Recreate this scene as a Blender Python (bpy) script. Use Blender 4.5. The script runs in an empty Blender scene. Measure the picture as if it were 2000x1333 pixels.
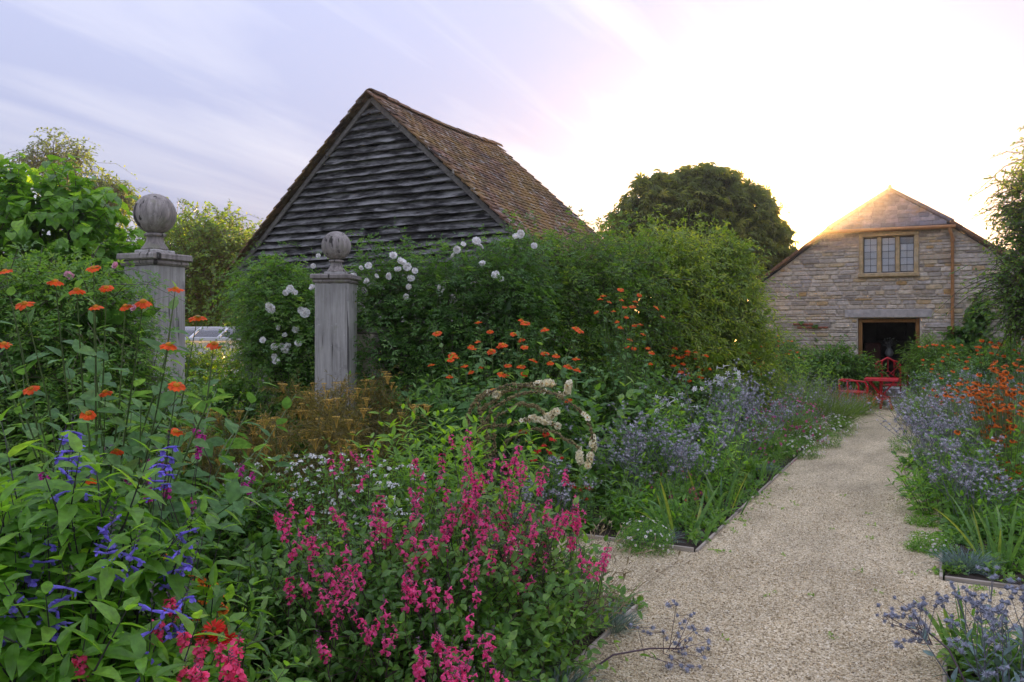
import bpy, math, random
import numpy as np
from mathutils import Vector, Matrix, Euler

rng = np.random.default_rng(11)
random.seed(11)
R_ = math.radians
SC = bpy.context.scene
COL = SC.collection

# ------------------------------------------------------------------ camera
TH = R_(27.97)
CS, SN = math.cos(TH), math.sin(TH)
EYE, FPX, HZ = 1.6, 1555.0, 644.0
cam_data = bpy.data.cameras.new('camera')
cam_data.lens = 28.0
cam_data.sensor_width = 36.0
cam_data.shift_y = -(666.5 - HZ) / 2000.0
cam_data.clip_start = 0.05
cam_data.clip_end = 4000.0
cam = bpy.data.objects.new('camera', cam_data)
cam.location = (0, 0, EYE)
cam.rotation_euler = (R_(90), 0, TH)
COL.objects.link(cam)
SC.camera = cam

def W(px, D, z=0.0):
    """ground place (x, y, z) that stands D metres in front of the lens in the picture column px"""
    X = (px - 1000.0) / FPX * D
    return Vector((CS * X - SN * D, SN * X + CS * D, z))

def HT(py, D):
    return EYE + (HZ - py) / FPX * D

# ------------------------------------------------------------------ light
SUN_EL = R_(5.7)
SUN_AZ = R_(9.5)          # degrees from +Y towards -X
sdir = Vector((-math.sin(SUN_AZ) * math.cos(SUN_EL), math.cos(SUN_AZ) * math.cos(SUN_EL), math.sin(SUN_EL)))
world = bpy.data.worlds.new('World')
SC.world = world
world.use_nodes = True
wn, wl = world.node_tree.nodes, world.node_tree.links
wn.clear()
wout = wn.new('ShaderNodeOutputWorld')
wbg = wn.new('ShaderNodeBackground')
wbg.inputs['Strength'].default_value = 0.15
sky = wn.new('ShaderNodeTexSky')
sky.sky_type = 'NISHITA'
sky.sun_disc = False
sky.sun_elevation = SUN_EL
sky.sun_rotation = -SUN_AZ
sky.altitude = 50
sky.air_density = 1.0
sky.dust_density = 1.5
sky.ozone_density = 3.5
# thin cirrus: a cloud layer seen in perspective (direction projected on a plane overhead)
tc = wn.new('ShaderNodeTexCoord')
sep = wn.new('ShaderNodeSeparateXYZ'); wl.new(tc.outputs['Generated'], sep.inputs[0])
def wmath(op, a, b=None, clamp=False):
    n = wn.new('ShaderNodeMath'); n.operation = op; n.use_clamp = clamp
    for i, v in enumerate((a, b)):
        if v is None: continue
        if isinstance(v, (int, float)): n.inputs[i].default_value = v
        else: wl.new(v, n.inputs[i])
    return n.outputs[0]
zc = wmath('ADD', wmath('MAXIMUM', sep.outputs['Z'], 0.0), 0.16)
cx = wmath('DIVIDE', sep.outputs['X'], zc)
cy = wmath('DIVIDE', sep.outputs['Y'], zc)
cmb = wn.new('ShaderNodeCombineXYZ')
wl.new(cx, cmb.inputs[0]); wl.new(cy, cmb.inputs[1])
mp = wn.new('ShaderNodeMapping')
mp.vector_type = 'TEXTURE'          # turn first, then stretch along the drift of the cirrus
mp.inputs['Rotation'].default_value = (0, 0, R_(84))
mp.inputs['Scale'].default_value = (3.3, 0.62, 1.0)
mp.inputs['Location'].default_value = (0.35, 0.2, 0.0)
wl.new(cmb.outputs[0], mp.inputs[0])
nz = wn.new('ShaderNodeTexNoise')
nz.inputs['Scale'].default_value = 1.5; nz.inputs['Detail'].default_value = 10.0
nz.inputs['Roughness'].default_value = 0.55; nz.inputs['Distortion'].default_value = 0.6
wl.new(mp.outputs[0], nz.inputs['Vector'])
rmp = wn.new('ShaderNodeValToRGB')
rmp.color_ramp.elements[0].position = 0.46; rmp.color_ramp.elements[0].color = (0, 0, 0, 1)
rmp.color_ramp.elements[1].position = 0.74; rmp.color_ramp.elements[1].color = (1, 1, 1, 1)
wl.new(nz.outputs['Fac'], rmp.inputs[0])
def wmix(kind, fac, a, b):
    m_ = wn.new('ShaderNodeMix'); m_.data_type = 'RGBA'; m_.blend_type = kind
    for nm, v in (('Factor', fac), ('A', a), ('B', b)):
        if isinstance(v, (int, float, tuple)): m_.inputs[nm].default_value = v
        else: wl.new(v, m_.inputs[nm])
    return m_.outputs['Result']
# clear sky plus thin cloud veil, brightened overhead to lift ground light, overcast distribution (1 + 2 sin h) / 3
clear = wmix('MULTIPLY', 1.0, sky.outputs[0], (0.085, 0.086, 0.098, 1))
veil_lift = wmath('MULTIPLY', wmath('ADD', wmath('MULTIPLY', wmath('MAXIMUM', sep.outputs['Z'], 0.0), 2.0), 1.0), 1.12)
veil = wmix('MULTIPLY', 1.0, veil_lift, (0.75, 0.80, 1.13, 1))
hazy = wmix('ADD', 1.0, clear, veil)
bw = wn.new('ShaderNodeRGBToBW'); wl.new(hazy, bw.inputs[0])
cloud = wmix('MULTIPLY', 1.0, bw.outputs[0], (1.95, 1.92, 1.97, 1))
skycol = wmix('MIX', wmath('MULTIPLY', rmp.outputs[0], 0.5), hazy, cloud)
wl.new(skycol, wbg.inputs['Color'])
wl.new(wbg.outputs[0], wout.inputs['Surface'])

sun_data = bpy.data.lights.new('sun', 'SUN')
sun_data.energy = 5.0
sun_data.angle = R_(0.6)
sun_data.color = (1.0, 0.57, 0.22)
sun = bpy.data.objects.new('sun', sun_data)
sun.rotation_euler = (-sdir).to_track_quat('-Z', 'Y').to_euler()
sun.location = (0, 0, 30)
COL.objects.link(sun)

SC.view_settings.view_transform = 'Standard'
SC.view_settings.look = 'None'
SC.view_settings.exposure = 1.45
SC.view_settings.gamma = 1.0
SC.view_settings.use_curve_mapping = False
SC.cycles.max_bounces = 10
SC.cycles.diffuse_bounces = 7
SC.cycles.volume_bounces = 0
SC.cycles.transparent_max_bounces = 12
SC.cycles.use_denoising = True

# ------------------------------------------------------------------ materials
def new_mat(name):
    m = bpy.data.materials.new(name); m.use_nodes = True
    m.node_tree.nodes.clear()
    return m, m.node_tree.nodes, m.node_tree.links

def nd(nodes, kind, **kw):
    n = nodes.new(kind)
    for k, v in kw.items():
        if k in n.inputs: n.inputs[k].default_value = v
        else: setattr(n, k, v)
    return n

def ramp(nodes, stops):
    r = nodes.new('ShaderNodeValToRGB')
    e = r.color_ramp.elements
    while len(e) < len(stops): e.new(0.5)
    for el, (p, c) in zip(e, stops):
        el.position = p; el.color = (c[0], c[1], c[2], 1)
    return r

def c4(c): return (c[0], c[1], c[2], 1)

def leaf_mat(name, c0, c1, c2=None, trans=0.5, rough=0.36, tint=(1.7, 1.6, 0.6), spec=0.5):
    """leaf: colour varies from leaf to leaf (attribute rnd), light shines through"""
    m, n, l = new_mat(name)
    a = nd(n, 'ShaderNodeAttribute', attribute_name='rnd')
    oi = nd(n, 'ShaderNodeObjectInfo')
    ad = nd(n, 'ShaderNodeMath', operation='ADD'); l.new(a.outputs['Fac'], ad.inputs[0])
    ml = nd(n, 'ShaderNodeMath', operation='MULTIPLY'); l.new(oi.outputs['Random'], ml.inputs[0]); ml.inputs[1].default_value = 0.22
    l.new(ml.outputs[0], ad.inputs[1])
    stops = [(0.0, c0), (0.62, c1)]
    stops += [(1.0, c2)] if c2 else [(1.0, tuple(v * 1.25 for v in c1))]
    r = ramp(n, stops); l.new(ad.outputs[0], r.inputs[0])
    geo = nd(n, 'ShaderNodeNewGeometry')
    ns = nd(n, 'ShaderNodeTexNoise', Scale=38.0, Detail=2.0); l.new(geo.outputs['Position'], ns.inputs['Vector'])
    mr = nd(n, 'ShaderNodeMapRange'); l.new(ns.outputs['Fac'], mr.inputs[0])
    mr.inputs[1].default_value = 0.3; mr.inputs[2].default_value = 0.7; mr.inputs[3].default_value = 0.72; mr.inputs[4].default_value = 1.25
    mx = nd(n, 'ShaderNodeMix', data_type='RGBA', blend_type='MULTIPLY'); mx.inputs['Factor'].default_value = 1.0
    l.new(r.outputs[0], mx.inputs['A']); l.new(mr.outputs[0], mx.inputs['B'])
    p = nd(n, 'ShaderNodeBsdfPrincipled', Roughness=rough); p.inputs['Specular IOR Level'].default_value = spec
    l.new(mx.outputs['Result'], p.inputs['Base Color'])
    t = nd(n, 'ShaderNodeBsdfTranslucent')
    tm = nd(n, 'ShaderNodeMix', data_type='RGBA', blend_type='MULTIPLY'); tm.inputs['Factor'].default_value = 1.0
    l.new(mx.outputs['Result'], tm.inputs['A']); tm.inputs['B'].default_value = c4(tint)
    l.new(tm.outputs['Result'], t.inputs['Color'])
    mix = nd(n, 'ShaderNodeMixShader'); mix.inputs[0].default_value = trans
    l.new(p.outputs[0], mix.inputs[1]); l.new(t.outputs[0], mix.inputs[2])
    o = nd(n, 'ShaderNodeOutputMaterial'); l.new(mix.outputs[0], o.inputs['Surface'])
    return m

def petal_mat(name, c0, c1, trans=0.3, rough=0.5):
    return leaf_mat(name, c0, c1, c1, trans=trans, rough=rough, tint=(1.1, 1.0, 0.95), spec=0.2)

def plain_mat(name, c, rough=0.6, var=0.25, scale=20.0, bump=0.0, metallic=0.0, spec=0.3, c2=None):
    m, n, l = new_mat(name)
    geo = nd(n, 'ShaderNodeNewGeometry')
    ns = nd(n, 'ShaderNodeTexNoise', Scale=scale, Detail=5.0, Roughness=0.6); l.new(geo.outputs['Position'], ns.inputs['Vector'])
    c2 = c2 or tuple(v * (1 - var) for v in c)
    hi = tuple(min(1, v * (1 + var * 0.6)) for v in c)
    r = ramp(n, [(0.3, c2), (0.7, hi)]); l.new(ns.outputs['Fac'], r.inputs[0])
    p = nd(n, 'ShaderNodeBsdfPrincipled', Roughness=rough, Metallic=metallic); p.inputs['Specular IOR Level'].default_value = spec
    l.new(r.outputs[0], p.inputs['Base Color'])
    if bump:
        b = nd(n, 'ShaderNodeBump', Strength=bump, Distance=0.01); l.new(ns.outputs['Fac'], b.inputs['Height']); l.new(b.outputs[0], p.inputs['Normal'])
    o = nd(n, 'ShaderNodeOutputMaterial'); l.new(p.outputs[0], o.inputs['Surface'])
    return m

def stone_mat(name, stops, patch=(0.36, 0.2, 0.06), patch_amt=0.55, scale=9.0, bump=0.6, patch2=(0.2, 0.17, 0.13)):
    """stone: each piece its own tone (object random + attribute), mottling, ochre lichen patches"""
    m, n, l = new_mat(name)
    a = nd(n, 'ShaderNodeAttribute', attribute_name='rnd')
    oi = nd(n, 'ShaderNodeObjectInfo')
    ad = nd(n, 'ShaderNodeMath', operation='ADD'); l.new(a.outputs['Fac'], ad.inputs[0]); l.new(oi.outputs['Random'], ad.inputs[1])
    fr = nd(n, 'ShaderNodeMath', operation='FRACT'); l.new(ad.outputs[0], fr.inputs[0])
    r = ramp(n, stops); l.new(fr.outputs[0], r.inputs[0])
    geo = nd(n, 'ShaderNodeNewGeometry')
    n1 = nd(n, 'ShaderNodeTexNoise', Scale=scale, Detail=7.0, Roughness=0.65); l.new(geo.outputs['Position'], n1.inputs['Vector'])
    mr = nd(n, 'ShaderNodeMapRange'); l.new(n1.outputs['Fac'], mr.inputs[0])
    mr.inputs[1].default_value = 0.3; mr.inputs[2].default_value = 0.7; mr.inputs[3].default_value = 0.70; mr.inputs[4].default_value = 1.32
    mx = nd(n, 'ShaderNodeMix', data_type='RGBA', blend_type='MULTIPLY'); mx.inputs['Factor'].default_value = 1.0
    l.new(r.outputs[0], mx.inputs['A']); l.new(mr.outputs[0], mx.inputs['B'])
    n2 = nd(n, 'ShaderNodeTexNoise', Scale=1.7, Detail=6.0, Roughness=0.62); l.new(geo.outputs['Position'], n2.inputs['Vector'])
    r2 = ramp(n, [(0.54, (0, 0, 0)), (0.66, (patch_amt,) * 3)]); l.new(n2.outputs['Fac'], r2.inputs[0])
    mx2 = nd(n, 'ShaderNodeMix', data_type='RGBA'); l.new(r2.outputs[0], mx2.inputs['Factor'])
    l.new(mx.outputs['Result'], mx2.inputs['A']); mx2.inputs['B'].default_value = c4(patch)
    mpn = nd(n, 'ShaderNodeMapping'); mpn.inputs['Location'].default_value = (7.3, 2.1, 4.4); l.new(geo.outputs['Position'], mpn.inputs[0])
    n3 = nd(n, 'ShaderNodeTexNoise', Scale=2.6, Detail=6.0, Roughness=0.7); l.new(mpn.outputs[0], n3.inputs['Vector'])
    r3 = ramp(n, [(0.56, (0, 0, 0)), (0.70, (0.38,) * 3)]); l.new(n3.outputs['Fac'], r3.inputs[0])
    mx3 = nd(n, 'ShaderNodeMix', data_type='RGBA'); l.new(r3.outputs[0], mx3.inputs['Factor'])
    l.new(mx2.outputs['Result'], mx3.inputs['A']); mx3.inputs['B'].default_value = c4(patch2)
    p = nd(n, 'ShaderNodeBsdfPrincipled', Roughness=0.9); p.inputs['Specular IOR Level'].default_value = 0.15
    l.new(mx3.outputs['Result'], p.inputs['Base Color'])
    n4 = nd(n, 'ShaderNodeTexNoise', Scale=45.0, Detail=6.0, Roughness=0.7); l.new(geo.outputs['Position'], n4.inputs['Vector'])
    b = nd(n, 'ShaderNodeBump', Strength=bump, Distance=0.012); l.new(n4.outputs['Fac'], b.inputs['Height']); l.new(b.outputs[0], p.inputs['Normal'])
    o = nd(n, 'ShaderNodeOutputMaterial'); l.new(p.outputs[0], o.inputs['Surface'])
    return m

def wood_mat(name, stops, stretch=(14, 14, 1.1), scale=3.0, crack=(0.02, 0.018, 0.015), cracks=0.7, bump=0.5, lichen=None):
    """weathered timber: grain drawn out along one local axis, drying cracks"""
    m, n, l = new_mat(name)
    tcn = nd(n, 'ShaderNodeTexCoord')
    oi = nd(n, 'ShaderNodeObjectInfo')
    off = nd(n, 'ShaderNodeVectorMath', operation='SCALE'); off.inputs[0].default_value = (13.1, 7.7, 5.3); l.new(oi.outputs['Random'], off.inputs['Scale'])
    av = nd(n, 'ShaderNodeVectorMath', operation='ADD'); l.new(tcn.outputs['Object'], av.inputs[0]); l.new(off.outputs[0], av.inputs[1])
    mpn = nd(n, 'ShaderNodeMapping'); mpn.inputs['Scale'].default_value = stretch; l.new(av.outputs[0], mpn.inputs[0])
    n1 = nd(n, 'ShaderNodeTexNoise', Scale=scale, Detail=9.0, Roughness=0.68, Distortion=0.25); l.new(mpn.outputs[0], n1.inputs['Vector'])
    r = ramp(n, stops); l.new(n1.outputs['Fac'], r.inputs[0])
    n2 = nd(n, 'ShaderNodeTexNoise', Scale=scale * 0.55, Detail=3.0); l.new(mpn.outputs[0], n2.inputs['Vector'])
    r2 = ramp(n, [(0.335, (cracks,) * 3), (0.365, (0, 0, 0))]); l.new(n2.outputs['Fac'], r2.inputs[0])
    mx = nd(n, 'ShaderNodeMix', data_type='RGBA'); l.new(r2.outputs[0], mx.inputs['Factor'])
    l.new(r.outputs[0], mx.inputs['A']); mx.inputs['B'].default_value = c4(crack)
    n3 = nd(n, 'ShaderNodeTexNoise', Scale=1.6, Detail=4.0); l.new(av.outputs[0], n3.inputs['Vector'])
    mr = nd(n, 'ShaderNodeMapRange'); l.new(n3.outputs['Fac'], mr.inputs[0])
    mr.inputs[1].default_value = 0.3; mr.inputs[2].default_value = 0.7; mr.inputs[3].default_value = 0.72; mr.inputs[4].default_value = 1.2
    mx2 = nd(n, 'ShaderNodeMix', data_type='RGBA', blend_type='MULTIPLY'); mx2.inputs['Factor'].default_value = 1.0
    l.new(mx.outputs['Result'], mx2.inputs['A']); l.new(mr.outputs[0], mx2.inputs['B'])
    col = mx2.outputs['Result']
    if lichen:
        for (lc, sc_, lo, hi, am) in lichen:
            n5 = nd(n, 'ShaderNodeTexNoise', Scale=sc_, Detail=7.0, Roughness=0.7); l.new(av.outputs[0], n5.inputs['Vector'])
            r5 = ramp(n, [(lo, (0, 0, 0)), (hi, (am,) * 3)]); l.new(n5.outputs['Fac'], r5.inputs[0])
            m5 = nd(n, 'ShaderNodeMix', data_type='RGBA'); l.new(r5.outputs[0], m5.inputs['Factor']); l.new(col, m5.inputs['A']); m5.inputs['B'].default_value = c4(lc); col = m5.outputs['Result']
    p = nd(n, 'ShaderNodeBsdfPrincipled', Roughness=0.85); p.inputs['Specular IOR Level'].default_value = 0.2
    l.new(col, p.inputs['Base Color'])
    b = nd(n, 'ShaderNodeBump', Strength=bump, Distance=0.006); l.new(n1.outputs['Fac'], b.inputs['Height']); l.new(b.outputs[0], p.inputs['Normal'])
    o = nd(n, 'ShaderNodeOutputMaterial'); l.new(p.outputs[0], o.inputs['Surface'])
    return m

# ------------------------------------------------------------------ meshes
class MB:
    """collects triangles; build() links them as one mesh object"""
    def __init__(s):
        s.v, s.f, s.m, s.r, s.n = [], [], [], [], 0
    def add(s, v, t, mat=0, rnd=0.5):
        v = np.asarray(v, float).reshape(-1, 3); t = np.asarray(t, int).reshape(-1, 3)
        s.v.append(v); s.f.append(t + s.n); s.n += len(v)
        s.m.append(np.full(len(t), mat, int) if np.isscalar(mat) else np.asarray(mat, int))
        s.r.append(np.full(len(v), rnd, float) if np.isscalar(rnd) else np.asarray(rnd, float))
    def empty(s): return s.n == 0
    def mesh(s, name, mats, smooth=False):
        me = bpy.data.meshes.new(name)
        if s.n:
            V = np.concatenate(s.v).astype(np.float32); F = np.concatenate(s.f).astype(np.int32)
            M = np.concatenate(s.m).astype(np.int32); Rr = np.concatenate(s.r).astype(np.float32)
            me.vertices.add(len(V)); me.vertices.foreach_set('co', V.ravel())
            me.loops.add(F.size); me.loops.foreach_set('vertex_index', F.ravel())
            me.polygons.add(len(F)); me.polygons.foreach_set('loop_start', np.arange(0, F.size, 3, dtype=np.int32))
            me.polygons.foreach_set('loop_total', np.full(len(F), 3, np.int32))
            me.polygons.foreach_set('material_index', M)
            me.polygons.foreach_set('use_smooth', np.full(len(F), bool(smooth)))
            at = me.attributes.new('rnd', 'FLOAT', 'POINT'); at.data.foreach_set('value', Rr)
            me.update(calc_edges=True)
        for x in (mats if isinstance(mats, (list, tuple)) else [mats]): me.materials.append(x)
        return me
    def build(s, name, mats, parent=None, stuff=False, smooth=False):
        o = bpy.data.objects.new(name, s.mesh(name, mats, smooth))
        COL.objects.link(o)
        if parent is not None: o.parent = parent
        if stuff: o['kind'] = 'stuff'
        return o

def thing(name, label, cat, loc=(0, 0, 0), group=None, rotz=0.0):
    o = bpy.data.objects.new(name, None); o.empty_display_size = 0.2
    COL.objects.link(o); o.location = loc; o.rotation_euler = (0, 0, rotz)
    o['label'] = label; o['category'] = cat
    if group: o['group'] = group
    return o

def tag(o, label, cat, group=None):
    o['label'] = label; o['category'] = cat
    if group: o['group'] = group
    return o

def structure(o):
    o['kind'] = 'structure'; return o

def put(name, me, parent, loc, rot=None, scale=1.0):
    o = bpy.data.objects.new(name, me); COL.objects.link(o); o.parent = parent
    o.location = loc
    if rot is not None:
        o.rotation_euler = Matrix([[float(rot[i][j]) for j in range(3)] for i in range(3)]).to_euler() if not isinstance(rot, (Euler, tuple)) else rot
    o.scale = (scale,) * 3 if np.isscalar(scale) else scale
    return o

BOXV = np.array([(x, y, z) for x in (-.5, .5) for y in (-.5, .5) for z in (-.5, .5)], float)
BOXT = np.array([(0, 1, 3), (0, 3, 2), (4, 6, 7), (4, 7, 5), (0, 4, 5), (0, 5, 1), (2, 3, 7), (2, 7, 6), (0, 2, 6), (0, 6, 4), (1, 5, 7), (1, 7, 3)])

def box(mb, c, s, mat=0, rnd=0.5, rot=None, jit=0.0):
    v = BOXV * np.asarray(s, float)
    if jit: v = v + rng.normal(0, jit, v.shape)
    if rot is not None: v = v @ np.asarray(rot).T
    mb.add(v + np.asarray(c, float), BOXT, mat, rnd)

def cbox(mb, c, s, b=0.01, mat=0, rnd=0.5, rot=None, jit=0.0):
    """box with its edges chamfered (24 corners)"""
    hx, hy, hz = np.asarray(s, float) / 2
    b = min(b, hx * .9, hy * .9, hz * .9)
    V = []; idx = {}
    for sx in (-1, 1):
        for sy in (-1, 1):
            for sz in (-1, 1):
                for k, p in enumerate(((hx, hy - b, hz - b), (hx - b, hy, hz - b), (hx - b, hy - b, hz))):
                    idx[(sx, sy, sz, k)] = len(V); V.append((sx * p[0], sy * p[1], sz * p[2]))
    T = []
    def quad(a, bb, c_, d): T.append((a, bb, c_)); T.append((a, c_, d))
    for s_ in (-1, 1):
        q = [idx[(s_, -1, -1, 0)], idx[(s_, 1, -1, 0)], idx[(s_, 1, 1, 0)], idx[(s_, -1, 1, 0)]]
        quad(*(q if s_ > 0 else q[::-1]))
        q = [idx[(-1, s_, -1, 1)], idx[(1, s_, -1, 1)], idx[(1, s_, 1, 1)], idx[(-1, s_, 1, 1)]]
        quad(*(q[::-1] if s_ > 0 else q))
        q = [idx[(-1, -1, s_, 2)], idx[(1, -1, s_, 2)], idx[(1, 1, s_, 2)], idx[(-1, 1, s_, 2)]]
        quad(*(q if s_ > 0 else q[::-1]))
    for a in (-1, 1):
        for c_ in (-1, 1):
            quad(idx[(a, c_, -1, 0)], idx[(a, c_, 1, 0)], idx[(a, c_, 1, 1)], idx[(a, c_, -1, 1)])
            quad(idx[(a, -1, c_, 0)], idx[(a, 1, c_, 0)], idx[(a, 1, c_, 2)], idx[(a, -1, c_, 2)])
            quad(idx[(-1, a, c_, 1)], idx[(1, a, c_, 1)], idx[(1, a, c_, 2)], idx[(-1, a, c_, 2)])
            for e in (-1, 1): T.append((idx[(a, c_, e, 0)], idx[(a, c_, e, 1)], idx[(a, c_, e, 2)]))
    V = np.array(V)
    if jit: V = V + rng.normal(0, jit, V.shape)
    T = np.array(T)
    # make all faces look outward
    ctr = V[T].mean(1); nn = np.cross(V[T[:, 1]] - V[T[:, 0]], V[T[:, 2]] - V[T[:, 0]])
    fl = (nn * ctr).sum(1) < 0; T[fl] = T[fl][:, ::-1]
    if rot is not None: V = V @ np.asarray(rot).T
    mb.add(V + np.asarray(c, float), T, mat, rnd)

def nrm(a): return a / np.maximum(np.linalg.norm(a, axis=-1, keepdims=True), 1e-9)
def runit(k): return nrm(rng.normal(size=(k, 3)))

def frames(y, up=None, roll=None):
    y = nrm(np.asarray(y, float))
    up = np.broadcast_to(np.array([0, 0, 1.0]) if up is None else np.asarray(up, float), y.shape)
    x = np.cross(y, up); bad = np.linalg.norm(x, axis=1) < 1e-4
    if bad.any(): x[bad] = np.cross(y[bad], np.array([1.0, .2, 0]))
    x = nrm(x); z = np.cross(x, y)
    if roll is not None:
        c, s = np.cos(roll)[:, None], np.sin(roll)[:, None]
        x, z = x * c + z * s, z * c - x * s
    return np.stack([x, y, z], axis=2)

def bake(mb, tm, P, Rm, S, mat=0, rnd=None):
    v, t = tm[0], tm[1]
    K = len(P)
    if K == 0: return
    S = np.asarray(S, float)
    vv = v[None] * (S[:, None, None] if S.ndim == 1 else S[:, None, :])
    out = np.einsum('kij,knj->kni', Rm, vv) + np.asarray(P)[:, None, :]
    tt = t[None] + (np.arange(K) * len(v))[:, None, None]
    rr = np.full(K, 0.5) if rnd is None else (np.full(K, rnd) if np.isscalar(rnd) else rnd)
    mats = mat
    if len(tm) > 2: mats = np.tile(tm[2], K)
    mb.add(out.reshape(-1, 3), tt.reshape(-1, 3), mats, np.repeat(rr, len(v)))

def tubes(mb, pts, rad, mat=0, sides=3, rnd=0.5):
    pts = np.asarray(pts, float); K, P, _ = pts.shape
    rad = np.broadcast_to(np.asarray(rad, float), (K, P))
    tg = nrm(np.gradient(pts, axis=1))
    ref = np.array([0.31, 0.17, 0.93]); ref2 = np.array([0.9, -0.3, 0.1])
    d0 = np.abs((tg * ref).sum(-1)).max(1) > 0.97
    rf = np.where(d0[:, None], ref2, ref)[:, None, :]
    u = nrm(np.cross(tg, rf)); w = np.cross(tg, u)
    an = np.arange(sides) * 2 * np.pi / sides
    ring = u[:, :, None, :] * np.cos(an)[None, None, :, None] + w[:, :, None, :] * np.sin(an)[None, None, :, None]
    V = pts[:, :, None, :] + ring * rad[:, :, None, None]
    base = (np.arange(K) * P * sides)[:, None, None, None]
    i = np.arange(P - 1)[None, :, None, None]; j = np.arange(sides)[None, None, :, None]
    a = base + i * sides + j; b = base + i * sides + (j + 1) % sides
    c = a + sides; d = b + sides
    T = np.concatenate([np.concatenate([a, b, d], 3).reshape(-1, 3), np.concatenate([a, d, c], 3).reshape(-1, 3)])
    rr = rnd if np.isscalar(rnd) else np.repeat(rnd, P * sides)
    mb.add(V.reshape(-1, 3), T, mat, rr)

def tube1(mb, pts, r, mat=0, sides=8, rnd=0.5):
    pts = np.asarray(pts, float)[None]
    rr = np.broadcast_to(np.asarray(r, float), pts.shape[:2])
    tubes(mb, pts, rr, mat, sides, rnd)
    for k in (0, -1):     # end caps
        pass

def lathe(mb, prof, seg=24, c=(0, 0, 0), mat=0, rnd=0.5):
    prof = np.asarray(prof, float); P = len(prof)
    an = np.arange(seg) * 2 * np.pi / seg
    V = np.stack([prof[:, 0:1] * np.cos(an), prof[:, 0:1] * np.sin(an), np.repeat(prof[:, 1:2], seg, 1)], 2).reshape(-1, 3)
    T = []
    for i in range(P - 1):
        for j in range(seg):
            a, b = i * seg + j, i * seg + (j + 1) % seg
            T += [(a, b, b + seg), (a, b + seg, a + seg)]
    mb.add(V + np.asarray(c, float), T, mat, rnd)

def prism(mb, poly, y0, y1, mat=0, rnd=0.5):
    """polygon in x,z (counter-clockwise, convex) drawn out from y0 to y1"""
    k = len(poly)
    V = [(p[0], y0, p[1]) for p in poly] + [(p[0], y1, p[1]) for p in poly]
    T = []
    for i in range(1, k - 1): T += [(0, i, i + 1), (k, k + i + 1, k + i)]
    for i in range(k):
        j = (i + 1) % k
        T += [(i, k + j, j), (i, k + i, k + j)]
    mb.add(V, T, mat, rnd)

# leaf shapes: local +Y is the length, X the width, Z the upper face
def leaf_t(w=0.5, fold=0.18, bend=0.2, prof=((.18, .75), (.45, 1.0), (.75, .6)), tip=1.0, back=0.0, wave=0.0):
    if len(prof) == 1:      # small leaf: a kite folded along its midrib
        t, k = prof[0]; hw = w * k * .5
        return np.array([(0, 0, 0), (-hw, t, fold * hw - bend * t * t), (hw, t, fold * hw - bend * t * t), (0, tip, -bend * tip * tip)], float), np.array([(0, 3, 1), (0, 2, 3)])
    V = [(0, 0, 0)]
    for t, k in prof:
        hw = w * k * .5; z = -bend * t * t
        yb = t - (back if t == prof[0][0] else 0)
        V += [(-hw, yb, z + fold * hw + wave * (rng.random() - .5)), (0, t, z), (hw, yb, z + fold * hw + wave * (rng.random() - .5))]
    V.append((0, tip, -bend * tip * tip))
    m = len(prof); T = [(0, 2, 1), (0, 3, 2)]
    for i in range(m - 1):
        a = 1 + 3 * i
        T += [(a, a + 1, a + 4), (a, a + 4, a + 3), (a + 1, a + 2, a + 5), (a + 1, a + 5, a + 4)]
    a = 1 + 3 * (m - 1); e = len(V) - 1
    T += [(a, a + 1, e), (a + 1, a + 2, e)]
    return np.array(V, float), np.array(T)

L_OV = leaf_t(.55, .2, .22)
L_LANCE = leaf_t(.34, .25, .28, ((.15, .6), (.42, 1.0), (.75, .62)))
L_HEART = leaf_t(.92, .12, .3, ((.12, .92), (.38, 1.0), (.72, .55)), back=.14)
L_ROUND = leaf_t(.75, .15, .12, ((.2, .8), (.5, 1.0), (.82, .7)))
L_SM = leaf_t(.6, .2, .1, ((.45, 1.0),))
L_SMN = leaf_t(.36, .25, .15, ((.45, 1.0),))
L_NARROW = leaf_t(.16, .2, .25, ((.45, 1.0),))
L_OV2 = leaf_t(.58, .2, .2, ((.28, .92), (.66, .8)))
L_LANCE2 = leaf_t(.36, .25, .26, ((.28, .9), (.68, .75)))
# pinnate spray standing for a compound leaf: a few leaflets along a rib
def pinnate(n=3, lw=.42, ll=.38):
    vs, ts, k = [], [], 0
    base = leaf_t(lw, .2, .12, ((.45, 1.0),))
    spots = [(t, s) for t in np.linspace(.25, .8, n) for s in (-1, 1)] + [(.85, 0)]
    for t, s in spots:
        a = s * 1.0
        c, sn = math.cos(a), math.sin(a)
        v = base[0] * ll
        v = np.stack([v[:, 0] * c + v[:, 1] * sn, -v[:, 0] * sn + v[:, 1] * c, v[:, 2]], 1) + np.array([0, t * .75, -.12 * t * t])
        vs.append(v); ts.append(base[1] + k); k += len(v)
    return np.concatenate(vs), np.concatenate(ts)
L_PIN = pinnate(2)
L_PIN3 = pinnate(3, .36, .33)
def palmate(n=5):
    vs, ts, k = [], [], 0
    base = leaf_t(.34, .2, .5, ((.55, 1.0),))
    for a in np.linspace(-1.5, 1.5, n):
        c, sn = math.cos(a), math.sin(a)
        v = base[0]
        v = np.stack([v[:, 0] * c + v[:, 1] * sn, -v[:, 0] * sn + v[:, 1] * c, v[:, 2]], 1)
        vs.append(v); ts.append(base[1] + k); k += len(v)
    return np.concatenate(vs), np.concatenate(ts)
L_PALM = palmate()

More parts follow.
